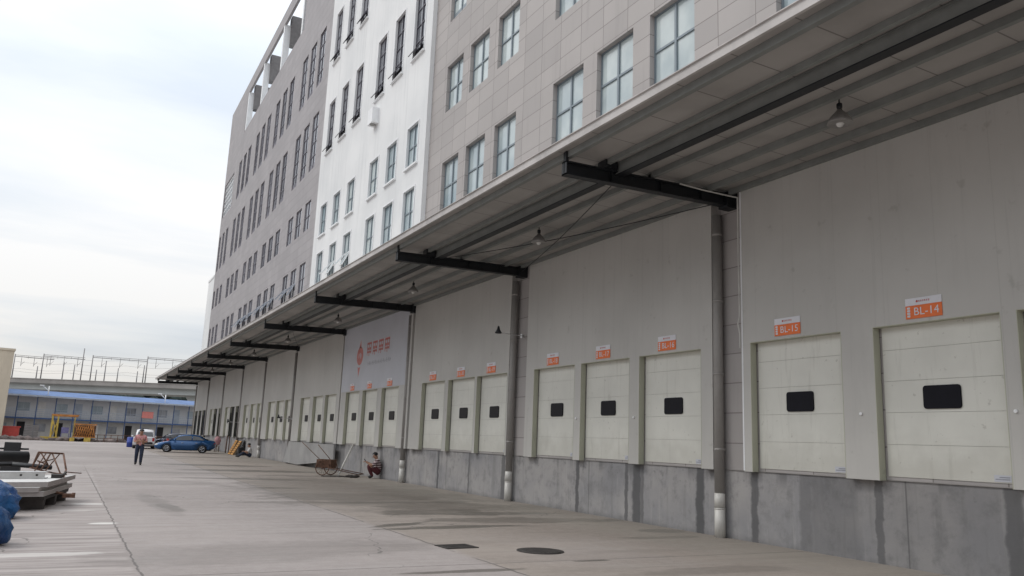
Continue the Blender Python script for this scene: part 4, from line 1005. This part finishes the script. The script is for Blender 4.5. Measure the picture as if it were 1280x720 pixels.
# ------------------------------------------------------------------ people
def skin_mesh(verts, edges, root, sub=2):
    me = bpy.data.meshes.new('s'); me.from_pydata([v[0] for v in verts], edges, []); me.update()
    o = bpy.data.objects.new('s', me); COL.objects.link(o)
    o.modifiers.new('k', 'SKIN'); sm = o.modifiers.new('u', 'SUBSURF'); sm.levels = sub; sm.render_levels = sub
    sk = me.skin_vertices[0].data
    for i, v in enumerate(verts):
        r_ = v[1] if isinstance(v[1], tuple) else (v[1], v[1]); sk[i].radius = r_; sk[i].use_root = (i == root)
    bpy.context.view_layer.update()
    out = bpy.data.meshes.new_from_object(o.evaluated_get(bpy.context.evaluated_depsgraph_get()))
    COL.objects.unlink(o); bpy.data.objects.remove(o)
    return out
def person(label, loc, rz, J, mats, hold=None, scale=1., stoop=0):
    """J: joint name -> (x,y,z); local +x is the way the person faces, +y their left"""
    e = empty('person', (*loc, 0), label, 'person', None, rz); e.scale = (scale,)*3
    V = []; idx = {}; E_ = []; reg = []
    def av(n, p, r_): idx[n] = len(V); V.append((Vector(p), r_))
    def ed(a, b, rg): E_.append((idx[a], idx[b])); reg.append((V[idx[a]][0], V[idx[b]][0], rg))
    pel, chest, neck, head = (Vector(J[k_]) for k_ in ('pelvis','chest','neck','head'))
    av('pelvis', pel, (.175,.15)); av('waist', pel.lerp(chest,.45), (.18,.15)); av('chest', chest, (.195,.15)); av('upch', chest.lerp(neck,.65), (.15,.12)); av('neck', neck, .055); av('jaw', neck.lerp(head,.45), .075); av('head', head, (.085,.10)); av('crown', head+(head-neck).normalized()*.09, .065)
    ed('pelvis','waist','t'); ed('waist','chest','t'); ed('chest','upch','t'); ed('upch','neck','s'); ed('neck','jaw','s'); ed('jaw','head','s'); ed('head','crown','s')
    for sd in ('l','r'):
        for n, r_ in (('hip',.12),('knee',.088),('ankle',.065),('toe',.05)): av(sd+n, J[sd+n], r_)
        av(sd+'thigh', Vector(J[sd+'hip']).lerp(Vector(J[sd+'knee']),.4), .108); av(sd+'calf', Vector(J[sd+'knee']).lerp(Vector(J[sd+'ankle']),.35), .082); av(sd+'heel', Vector(J[sd+'ankle'])+Vector((-.03,0,-.045)), .04)
        ed('pelvis',sd+'hip','l'); ed(sd+'hip',sd+'thigh','l'); ed(sd+'thigh',sd+'knee','l'); ed(sd+'knee',sd+'calf','l'); ed(sd+'calf',sd+'ankle','l'); ed(sd+'ankle',sd+'toe','f')
        V.pop() ; idx.pop(sd+'heel')
        for n, r_ in (('sho',.085),('elb',.062),('wri',.034),('palm',.038)): av(sd+n, J[sd+n], r_)
        ed('upch',sd+'sho','t'); ed(sd+'sho',sd+'elb','a'); ed(sd+'elb',sd+'wri','s'); ed(sd+'wri',sd+'palm','s')
    me = skin_mesh(V, E_, 0)
    keys = ['t','l','a','s','f']; mi = {k_: i for i, k_ in enumerate(keys)}
    bm = bmesh.new(); bm.from_mesh(me)
    for f in bm.faces:
        c = f.calc_center_median(); best = 1e9
        for a, b, rg in reg:
            ab = b-a; t = max(0, min(1, (c-a).dot(ab)/max(1e-9, ab.length_squared))); d = (a+ab*t-c).length
            if d < best: best = d; bk = rg
        f.material_index = mi[bk]; f.smooth = True
    # fingers, nose and ears joined into the same skin
    def tubes(pts, r0, r1):
        for i, (a, b) in enumerate(zip(pts, pts[1:])):
            mb = MB(); mb.bm.free(); mb.bm = bm; mb.mi = mi['s']; mb.tube(a, b, r0+(r1-r0)*i/len(pts), r0+(r1-r0)*(i+1)/len(pts), n=8)
    for sd in ('l','r'):
        w_, p_ = Vector(J[sd+'wri']), Vector(J[sd+'palm']); d = (p_-w_).normalized(); side = Vector(J.get(sd+'side', (0,1 if sd == 'l' else -1,0))).normalized(); dn = d.cross(side).normalized()*(1 if sd == 'l' else -1)
        for q, L in enumerate((.075,.085,.08,.062)):
            b0 = p_+d*.02+side*(.028-.019*q); b1 = b0+d*L*.5-dn*.01; b2 = b1+d*L*.3-dn*.03; b3 = b2+d*L*.08-dn*.028
            tubes([b0,b1,b2,b3], .0105, .008)
        b0 = w_+d*.03+side*.025; tubes([b0, b0+side*.03+d*.025, b0+side*.035+d*.055-dn*.01], .013, .010)
    hd = (head-neck).normalized(); fw = Vector(J.get('look', (1,0,-.1))); fw = (fw-hd*fw.dot(hd)).normalized(); sdv = hd.cross(fw).normalized()
    mb = MB(); mb.bm.free(); mb.bm = bm; mb.mi = mi['s']
    mb.tube(head+fw*.085+hd*.02, head+fw*.118-hd*.025, .010, .019, n=8)
    for s in (-1, 1): mb.blob(head+sdv*s*.088-hd*.005, (.018,.018,.03), 1)
    bm.to_mesh(me); bm.free()
    for k_ in keys: me.materials.append(M[mats[k_]])
    me.name = 'body'; body = bpy.data.objects.new('body', me); COL.objects.link(body); body.parent = e
    m = MB()
    m.blob((0,0,0), (.118,.112,.115), 3, .05, 3)
    keep = []
    for v in m.bm.verts[:]:
        if v.co.x > .035 and v.co.z < .055: keep.append(v)
        elif v.co.z < -.05: keep.append(v)
    bmesh.ops.delete(m.bm, geom=keep, context='VERTS')
    rm = Matrix((fw, sdv, hd)).transposed().to_4x4(); rm.translation = head+hd*.035-fw*.005
    bmesh.ops.transform(m.bm, matrix=rm, verts=m.bm.verts)
    m.build('hair', M['hair'], e, world=False)
    for s in (-1, 1):
        m = MB(); m.blob(head+fw*.092+sdv*s*.034+hd*.018, (.011,.011,.008), 1); m.build('eye', M['eye'], e, world=False)
    m = MB(); m.blob(head+fw*.088-hd*.05, (.008,.026,.008), 1); m.build('mouth', M['lip'], e, world=False)
    return e
def phone(p, label, e=None):
    m = MB(); m.box((p[0]-.008,p[1]-.04,p[2]-.075),(p[0]+.008,p[1]+.04,p[2]+.075), rot=(0,R(-35),0)); m.mi = 1
    tag(m.build('mobile_phone', M['black']), label, 'phone')
# walking towards the camera, head bent over something in the hands
J = dict(pelvis=(0,0,.93), chest=(.02,0,1.20), neck=(.05,0,1.42), head=(.11,0,1.56), look=(1,0,-.9),
    lhip=(.0,.095,.88), lknee=(.16,.10,.49), lankle=(.10,.10,.09), ltoe=(.25,.11,.05),
    rhip=(.0,-.095,.88), rknee=(.02,-.11,.48), rankle=(-.16,-.11,.12), rtoe=(-.03,-.12,.05),
    lsho=(.02,.19,1.36), lelb=(.02,.27,1.09), lwri=(.23,.12,1.12), lpalm=(.29,.07,1.15), rsho=(.02,-.19,1.36), relb=(.02,-.27,1.09), rwri=(.23,-.12,1.12), rpalm=(.29,-.07,1.15))
hp = math.atan2(-44.1, -3.02)
person('man in a pink checked shirt and dark jeans walking across the yard, head bowed', (3.02,44.1), hp, J, dict(t='shirt_check', a='shirt_check', l='jeans', s='skin', f='shoe'), scale=1.03)
c, s = math.cos(hp), math.sin(hp)
phone((3.02+(.33*c)*1.03, 44.1+(.33*s)*1.03, 1.24), 'phone held in both hands by the walking man')
# squatting against the dock wall, looking at a phone
J = dict(pelvis=(-.12,0,.24), chest=(-.10,0,.52), neck=(-.02,0,.74), head=(.05,0,.88), look=(1,0,-.7),
    lhip=(-.10,.10,.24), lknee=(.32,.19,.50), lankle=(.12,.15,.09), ltoe=(.28,.17,.05),
    rhip=(-.10,-.10,.24), rknee=(.32,-.19,.50), rankle=(.12,-.15,.09), rtoe=(.28,-.17,.05),
    lsho=(-.05,.19,.68), lelb=(.14,.26,.50), lwri=(.34,.14,.60), lpalm=(.40,.09,.64), rsho=(-.05,-.19,.68), relb=(.14,-.26,.50), rwri=(.34,-.12,.62), rpalm=(.40,-.06,.65))
hs = math.atan2(.30, -1)
person('person in a striped shirt squatting against the dock wall with a phone', (12.0,34.75), hs, J, dict(t='shirt_stripe', a='shirt_stripe', l='maroon', s='skin', f='shoe'), scale=1.12)
c, s = math.cos(hs), math.sin(hs)
phone((12.0+.44*1.12*c, 34.75+.44*1.12*s, .78), 'phone in the hands of the squatting person')
J = dict(pelvis=(-.05,0,.12), chest=(-.02,0,.42), neck=(.03,0,.64), head=(.09,0,.78), look=(1,0,-.5),
    lhip=(-.02,.10,.12), lknee=(.38,.15,.36), lankle=(.66,.15,.09), ltoe=(.80,.17,.06), rhip=(-.02,-.10,.12), rknee=(.40,-.14,.30), rankle=(.74,-.12,.09), rtoe=(.88,-.13,.06),
    lsho=(.02,.18,.58), lelb=(.14,.23,.36), lwri=(.34,.17,.38), lpalm=(.40,.14,.40), rsho=(.02,-.18,.58), relb=(.14,-.23,.36), rwri=(.34,-.17,.38), rpalm=(.40,-.14,.40))
person('person in a white shirt sitting on the ground against the dock by the pallets', (11.65,61.9), math.atan2(.1,-1), J, dict(t='shirt_white', a='shirt_white', l='jeans', s='skin', f='shoe'), scale=1.12)

# ------------------------------------------------------------------ background
# beige building at the left edge
BZ = 10.2
e = empty('beige_building', (-7.15,110.6,0), 'tall beige panelled building at the left edge of the photo', 'building', rz=R(7))
m = MB(); m.box((-50,0,0),(0,25,BZ)); m.build('wall', M['beige'], e, world=False)
m = MB(); m.box((-50.1,-.1,BZ),(.1,25.1,BZ+.25)); m.build('roof_edge', M['beige'], e, world=False)

# two-storey prefab house
P0 = Vector((-7.69,118.69)); P1 = Vector((15.19,124.5))
# facade line from the photo: nearer at the left
P0 = Vector((-8.0,118.2)); P1 = Vector((15.6,127.0)); d = (P1-P0).normalized(); ang = math.atan2(d.y, d.x); Ltot = 46.0
PH = empty('prefab_house', (P0.x-d.x*12, P0.y-d.y*12, 0), 'long two-storey grey prefab house with a blue roof and outside gallery', 'building', rz=ang)
def pb(name, mat, fn, par=PH):
    m = MB(); fn(m); return m.build(name, M[mat], par, world=False)
pb('lower_wall', 'prefab_lo', lambda m: m.box((0,.9,0),(Ltot,6.5,2.55)))
pb('upper_wall', 'prefab', lambda m: m.box((0,.9,2.551),(Ltot,6.5,5.3)))
pb('gallery_floor', 'blue_steel', lambda m: m.box((0,-.3,2.5),(Ltot,.899,2.66)))
pb('roof', 'blue_roof', lambda m: (m.prism([(-.8,5.35),(3.4,6.1),(3.4,6.2),(-.8,5.45)], 'x', -.5, Ltot+.5), m.prism([(3.401,6.1),(7.2,5.35),(7.2,5.45),(3.401,6.2)], 'x', -.5, Ltot+.5)))
pb('eave_gutter', 'rail', lambda m: m.box((-.5,-.9,5.25),(Ltot+.5,-.801,5.46)))
sp = 2.25; npst = int(Ltot/sp)
for i in range(npst+1):
    pb('post', 'blue_steel', lambda m: (m.box((i*sp-.045,-.3,0),(i*sp+.045,-.2,5.3)),))
def rail(m):
    for z in (2.95,3.2,3.45,3.7): m.tube((0,-.25,z),(Ltot,-.25,z),.025,n=5)
    for q in range(int(Ltot/.3)): m.tube((q*.3,-.25,2.66),(q*.3,-.25,3.7),.012,n=4)
pb('gallery_railing', 'rail', rail)
rr = random.Random(21)
for i in range(npst):
    x = i*sp+.35
    if i % 2 == 0:
        o = pb('window', 'rail', lambda m: (m.box((x,.85,3.45),(x+1.5,.899,3.50)), m.box((x,.85,4.5),(x+1.5,.899,4.55)), m.box((x,.85,3.501),(x+.05,.899,4.499)), m.box((x+1.45,.85,3.501),(x+1.5,.899,4.499)), m.box((x+.73,.85,3.501),(x+.77,.899,4.499))))
        m = MB(); m.box((x+.05,.86,3.5),(x+1.45,.897,4.5)); m.build('pane', M[rr.choice(['glass_mid','glass_dark','glass_near','glass_dark','glass_mid'])], o, world=False)
    else:
        pb('door', 'board' if i % 3 else 'rail', lambda m: m.box((x+.2,.86,2.67),(x+1.1,.898,4.7)))
    if i % 2 == 1: pb('lower_window', rr.choice(['glass_dark','glass_mid','glass_dark']), lambda m: m.box((x+.1,.86,.95),(x+1.4,.898,1.9)))
    else: pb('lower_door', rr.choice(['dark_in','board','rust']), lambda m: m.box((x+.3,.86,.02),(x+1.2,.898,2.1)))
m = MB(); m.box((29.2,-.34,3.25),(30.8,-.31,4.15)); tag(m.build('red_banner', M['banner_red'], None), 'red banner hung on the upper gallery railing of the prefab house', 'banner'); o = bpy.data.objects['red_banner']; o.matrix_world = Matrix.Translation(PH.location) @ Matrix.Rotation(ang,4,'Z')
o.location = PH.location; o.rotation_euler = (0,0,ang)
# re-centre the banner by its px position
for (x_, lab_) in ((-3.35,'white bent lamp standing on the left part of the blue roof'), (11.1,'white bent lamp standing on the right part of the blue roof')):
    yb = 118.2+(x_+8)*.373
    e = empty('roof_lamp', (x_,yb-.2,5.35), lab_, 'lamp', 'bent lamps on the blue roof')
    m = MB(); m.path([(x_,yb-.2,5.4),(x_,yb-.2,6.7)],.06); m.path([(x_,yb-.2,6.1),(x_-.75,yb-.5,6.75)],.05); m.build('pole', M['white_trim'], e)
    m = MB(); m.box((x_-1.05,yb-.7,6.7),(x_-.55,yb-.35,6.82)); m.build('lamp_head', M['white_trim'], e)

# viaduct behind
v0 = Vector((-13.0,206.7)); v1 = Vector((21.7,188.2)); vd = (v1-v0).normalized(); va = math.atan2(vd.y, vd.x)
VD = empty('railway_viaduct', (v0.x,v0.y,0), 'long concrete railway viaduct crossing behind the prefab house', 'viaduct', rz=va)
pb('deck', 'viaduct', lambda m: m.prism([(0,9.35),(.2,10.6),(-.6,10.75),(-.6,10.9),(11,10.9),(11,10.75),(10.4,10.6),(10.2,9.35)], 'x', -160, 220), VD)
pb('parapet', 'viaduct_edge', lambda m: (m.box((-160,-.75,10.7),(220,-.601,11.55)), m.box((-160,-.85,11.551),(220,-.55,11.7))), VD)
for q in range(-4, 7):
    pb('pier', 'viaduct', lambda m: (m.box((q*32+6.5,2.2,0),(q*32+9.0,7.8,8.0)), m.prism([(q*32+6.5,8.0),(q*32+9,8.0),(q*32+10,9.34),(q*32+5.5,9.34)], 'y', 1.2, 9)), VD)
# catenary portals: masts with arms and droppers
def mast(u, yb, h, arm, lab_):
    e = bpy.data.objects.new('catenary_mast', None); COL.objects.link(e); tag(e, lab_, 'mast', 'catenary masts on the viaduct')
    p = v0+vd*u; e.location = (p.x,p.y,10.9); e.rotation_euler = (0,0,va)
    m = MB(); m.tube((0,yb,0),(0,yb,h),.13,.10,n=8); m.build('pole', M['mast'], e, world=False)
    if arm:
        m = MB(); m.tube((0,yb,h-.5),(arm,yb+.3,h-.9),.07,n=6); m.tube((0,yb,h-.2),(arm,yb+.3,h-.55),.05,n=6)
        for k_ in range(1, 6): x = arm*k_/6; m.tube((x,yb+.2,h-.4),(x,yb+.2,h-.95),.03,n=4)
        m.build('cross_arm', M['mast'], e, world=False)
        m = MB()
        for k_ in (1,3,5): x = arm*k_/6; m.tube((x,yb+.2,h-.9),(x,yb+.2,h-2.6),.05,n=5); m.tube((x,yb+.2,h-2.3),(x+.7,yb+.2,h-1.6),.035,n=4)
        m.build('dropper', M['mast'], e, world=False)
def along(px): return (px-15)*39.3/225
ml = [(41,1,3.6,0),(50,0,6.3,9.0),(61,5,5.0,0),(72,6,4.6,0),(100,0,7.8,0),(104,5,3.6,0),(112,0,6.4,12.0),(118,4,5.6,0),(129,6,4.2,0),(157,5,3.6,0),(178,0,4.6,0),(181,0,6.6,11.0),(14,0,6.0,8.5)]
nm = ['short thin mast left of the first portal mast','portal mast with a long arm at the left','thin mast right of the left portal mast','thin short mast in the gap after the left portal','tallest thin mast on the viaduct','low mast beside the tallest one','middle portal mast with a long arm','mast just right of the middle portal mast','lone short mast right of the middle portal','short mast before the right-hand portal','thick pole at the right-hand portal mast','right-hand portal mast whose arm runs behind the canopy','portal mast next to the beige building']
for (px, yb, h, arm), l in zip(ml, nm): mast(along(px), yb, h, arm, l)
m = MB()
for z, y in ((13.2,0),(13.9,2),(15.3,1),(16.4,0)):
    for q in range(-2,6): 
        a = v0+vd*(q*12); b = v0+vd*((q+1)*12); n_o = Vector((-vd.y,vd.x))*y
        pts = [(a.x+(b.x-a.x)*t/6+n_o.x, a.y+(b.y-a.y)*t/6+n_o.y, z-.35*math.sin(math.pi*t/6)) for t in range(7)]
        m.path(pts, .022, 4)
tag(m.build('overhead_wires', M['mast']), 'thin overhead wires strung above the viaduct', 'wires')
# dark tree belt far behind, under the viaduct
m = MB(); rr = random.Random(5)
for q in range(700):
    x = -60+rr.random()*150; y = 236+rr.random()*14; z = rr.random()**.8*11.5
    r_ = 1.0+rr.random()*1.8; m.blob((x,y,z),(r_,r_,r_*.8),1,.35,q)
tag(m.build('tree_belt', M['hedge']), 'dark far-off belt of trees seen under the viaduct', 'trees', kind='stuff')

# yellow machines in front of prefab house
e = empty('yellow_gantry', (-1.5,111.0,0), 'yellow steel gantry frame standing before the prefab house', 'gantry')
m = MB(); m.box((-2.35,110.9,.0),(-2.15,111.1,3.1)); m.box((-1.75,111.0,.0),(-1.58,111.2,2.9)); m.box((.05,110.9,0),(.17,111.0,2.8)); m.build('upright', M['yellow'], e)
m = MB(); m.box((-2.4,110.85,2.95),(.5,110.89,3.12)); m.box((-2.4,111.22,2.85),(.4,111.4,3.0)); m.build('top_beam', M['orange_paint'], e)
m = MB(); m.path([(-2.25,111,.3),(-1.6,111.1,2.6)],.06); m.path([(-2.25,111,2.6),(-1.6,111.1,.3)],.06); m.box((-3.3,110.6,0),(-1.2,111.4,.45)); m.build('base', M['yellow'], e)
e = empty('orange_mesh_crate', (.9,109.5,0), 'orange mesh cage on yellow skids in front of the prefab house', 'cage')
m = MB()
for q in range(9): m.path([(.2+q*.25,109.4,.55),(.2+q*.25+.5*(1 if q < 7 else 0),109.4,2.0)],.035); m.path([(.7+q*.22,109.42,.55),(.2+q*.22,109.42,2.0)],.035)
m.box((.1,109.35,.5),(2.5,109.5,.6)); m.box((.1,109.35,1.95),(2.5,109.5,2.1)); m.build('mesh', M['orange_paint'], e)
m = MB(); m.box((.15,109.55,.55),(2.45,111.0,1.9)); m.build('load', M['rust'], e)
m = MB(); m.box((-.2,109.2,0),(.3,110.8,.42)); m.build('skid', M['yellow'], e)
m = MB(); m.box((1.3,109.2,0),(2.0,110.8,.48)); m.build('skid', M['yellow'], e)
m = MB(); m.box((-7.6,112.4,.01),(-5.6,113.6,1.35)); m.box((-7.7,112.35,1.351),(-5.5,113.7,1.5))
tag(m.build('red_container', M['redbox']), 'small red container beside the beige building', 'container')
m = MB()
for q in range(9): m.box((-5.1,112.8-.02*(q%2),.02+q*.19),(-3.6,112.9,.19+q*.19))
tag(m.build('roller_shutter', M['mast']), 'grey roller shutter panel between the red container and yellow gantry', 'shutter')
m = MB(); m.box((-1.2,110.7,.9),(-.4,110.76,1.6)); m.box((-1.2,110.7,.0),(-1.12,110.76,.9)); m.box((-.4,110.7,.0),(-.32,110.76,.9))
tag(m.build('violet_notice_board', M['purple']), 'violet notice board under the yellow gantry', 'board')
m = MB(); rr = random.Random(8)
for q in range(150):
    t = rr.random(); x = -9+t*26; y = 108.5+t*5.2+rr.random()*2.0; r_ = .12+rr.random()*.38; m.blob((x,y,r_*.3),(r_*1.6,r_,r_*.7),1,.3,q)
tag(m.build('rubble', M['rubble']), 'low heaps of rubble and building waste along the prefab house', 'rubble', kind='stuff')
m = MB()
for q in range(14):
    x = 2+q*.75; m.tube((x,110.8+.2*q,0),(x,110.8+.2*q,.9),.04,n=5)
m.tube((2,110.8,.85),(11.75,113.4,.85),.035,n=5); m.tube((2,110.8,.45),(11.75,113.4,.45),.035,n=5)
tag(m.build('low_fence', M['rust']), 'low rusty pipe fence in front of the prefab house', 'fence')

# ------------------------------------------------------------------ camera
cam = bpy.data.cameras.new('camera'); co = bpy.data.objects.new('camera', cam); COL.objects.link(co)
Rm = [[0.8788725602483988, 0.12425156442282953, 0.4605915452772708],[-0.47548707990549743, 0.1498994471296231, 0.8668576541700352],[0.03866600167288934, -0.9808627347843901, 0.19082252441973235]]
m4 = Matrix([[Rm[i][0], -Rm[i][1], -Rm[i][2], (0,0,1.75)[i]] for i in range(3)]+[[0,0,0,1]])
co.matrix_world = m4
cam.sensor_width = 36; cam.lens = 1000/1280*36; cam.clip_end = 4000; cam.clip_start = .05
sc.camera = co

# ------------------------------------------------------------------ light
SUN_EL, SUN_AZ = 48, 300   # azimuth clockwise from +y
w = bpy.data.worlds.new('World'); sc.world = w; w.use_nodes = True
nt = w.node_tree; N = nt.nodes; N.clear(); Lk = nt.links.new
out = N.new('ShaderNodeOutputWorld'); bg = N.new('ShaderNodeBackground')
sky = N.new('ShaderNodeTexSky'); sky.sky_type = 'NISHITA'; sky.sun_disc = False; sky.sun_elevation = R(SUN_EL); sky.sun_rotation = R(SUN_AZ); sky.air_density = 1.2; sky.dust_density = 3
tc = N.new('ShaderNodeTexCoord'); sp_ = N.new('ShaderNodeSeparateXYZ'); Lk(tc.outputs['Generated'], sp_.inputs[0])
def nm_(op, a, b=None, cl=False):
    n = N.new('ShaderNodeMath'); n.operation = op; n.use_clamp = cl
    for i, v in enumerate((a, b)):
        if v is None: continue
        if isinstance(v, (int, float)): n.inputs[i].default_value = v
        else: Lk(v, n.inputs[i])
    return n.outputs[0]
# project the view direction on a cloud ceiling
zc = nm_('MAXIMUM', sp_.outputs[2], .0); zc = nm_('ADD', zc, .16)
cx_ = nm_('DIVIDE', sp_.outputs[0], zc); cy_ = nm_('DIVIDE', sp_.outputs[1], zc)
cb = N.new('ShaderNodeCombineXYZ'); Lk(cx_, cb.inputs[0]); Lk(cy_, cb.inputs[1])
mp = N.new('ShaderNodeMapping'); mp.inputs['Rotation'].default_value = (0,0,R(-25)); mp.inputs['Scale'].default_value = (.55,1.25,1); Lk(cb.outputs[0], mp.inputs[0])
no = N.new('ShaderNodeTexNoise'); no.inputs['Scale'].default_value = .9; no.inputs['Detail'].default_value = 7; no.inputs['Roughness'].default_value = .52; no.inputs['Distortion'].default_value = .35; Lk(mp.outputs[0], no.inputs['Vector'])
cr = N.new('ShaderNodeValToRGB'); Lk(no.outputs['Fac'], cr.inputs[0])
E_ = cr.color_ramp.elements; E_[0].position = .34; E_[0].color = (.74,.80,.88,1); E_[1].position = .60; E_[1].color = (1.06,1.05,1.04,1)
e3 = E_.new(.47); e3.color = (.90,.935,.975,1)
# brighter towards the zenith, slightly warm at the horizon, as under a real overcast
gr = N.new('ShaderNodeValToRGB'); Lk(sp_.outputs[2], gr.inputs[0])
G_ = gr.color_ramp.elements; G_[0].position = .0; G_[0].color = (.80,.77,.73,1); G_[1].position = .75; G_[1].color = (1.75,1.76,1.78,1)
g3 = G_.new(.12); g3.color = (.93,.925,.92,1); g4 = G_.new(.36); g4.color = (1.16,1.17,1.18,1)
mu = N.new('ShaderNodeMix'); mu.data_type = 'RGBA'; mu.blend_type = 'MULTIPLY'; mu.inputs[0].default_value = 1; Lk(cr.outputs[0], mu.inputs[6]); Lk(gr.outputs[0], mu.inputs[7])
hs_ = N.new('ShaderNodeMix'); hs_.data_type = 'RGBA'; hs_.blend_type = 'MIX'; hs_.inputs[0].default_value = .12
sk = N.new('ShaderNodeMix'); sk.data_type = 'RGBA'; sk.blend_type = 'MULTIPLY'; sk.inputs[0].default_value = 1; sk.inputs[7].default_value = (.12,.12,.12,1); Lk(sky.outputs[0], sk.inputs[6])
dx = N.new('ShaderNodeMapRange'); dx.interpolation_type = 'SMOOTHSTEP'; Lk(sp_.outputs[0], dx.inputs[0]); dx.inputs[1].default_value = -.75; dx.inputs[2].default_value = -.15; dx.inputs[3].default_value = 1; dx.inputs[4].default_value = 0  # low sky out of view on the yard side darkened to dim the dock wall
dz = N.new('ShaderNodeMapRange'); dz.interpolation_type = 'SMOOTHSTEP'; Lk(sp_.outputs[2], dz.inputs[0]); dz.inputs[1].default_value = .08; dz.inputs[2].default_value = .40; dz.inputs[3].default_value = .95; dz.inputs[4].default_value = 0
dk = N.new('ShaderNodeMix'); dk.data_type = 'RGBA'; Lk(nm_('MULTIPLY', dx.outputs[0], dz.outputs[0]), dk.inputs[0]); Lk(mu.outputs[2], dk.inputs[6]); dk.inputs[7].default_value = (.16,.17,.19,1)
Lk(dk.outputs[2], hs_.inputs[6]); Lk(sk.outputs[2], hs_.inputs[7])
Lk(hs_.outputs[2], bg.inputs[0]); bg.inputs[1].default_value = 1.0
Lk(bg.outputs[0], out.inputs[0])
sl = bpy.data.lights.new('sun', 'SUN'); sl.energy = .9; sl.angle = R(18); sl.color = (1,.96,.9)
so = bpy.data.objects.new('sun', sl); COL.objects.link(so)
az = R(SUN_AZ); dirv = Vector((math.sin(az)*math.cos(R(SUN_EL)), math.cos(az)*math.cos(R(SUN_EL)), math.sin(R(SUN_EL))))
so.rotation_euler = (-dirv).to_track_quat('-Z', 'Y').to_euler(); so.location = (0,0,60)
sc.view_settings.view_transform = 'Standard'; sc.view_settings.look = 'None'; sc.view_settings.exposure = 0; sc.view_settings.gamma = 1
sc.view_settings.use_curve_mapping = False
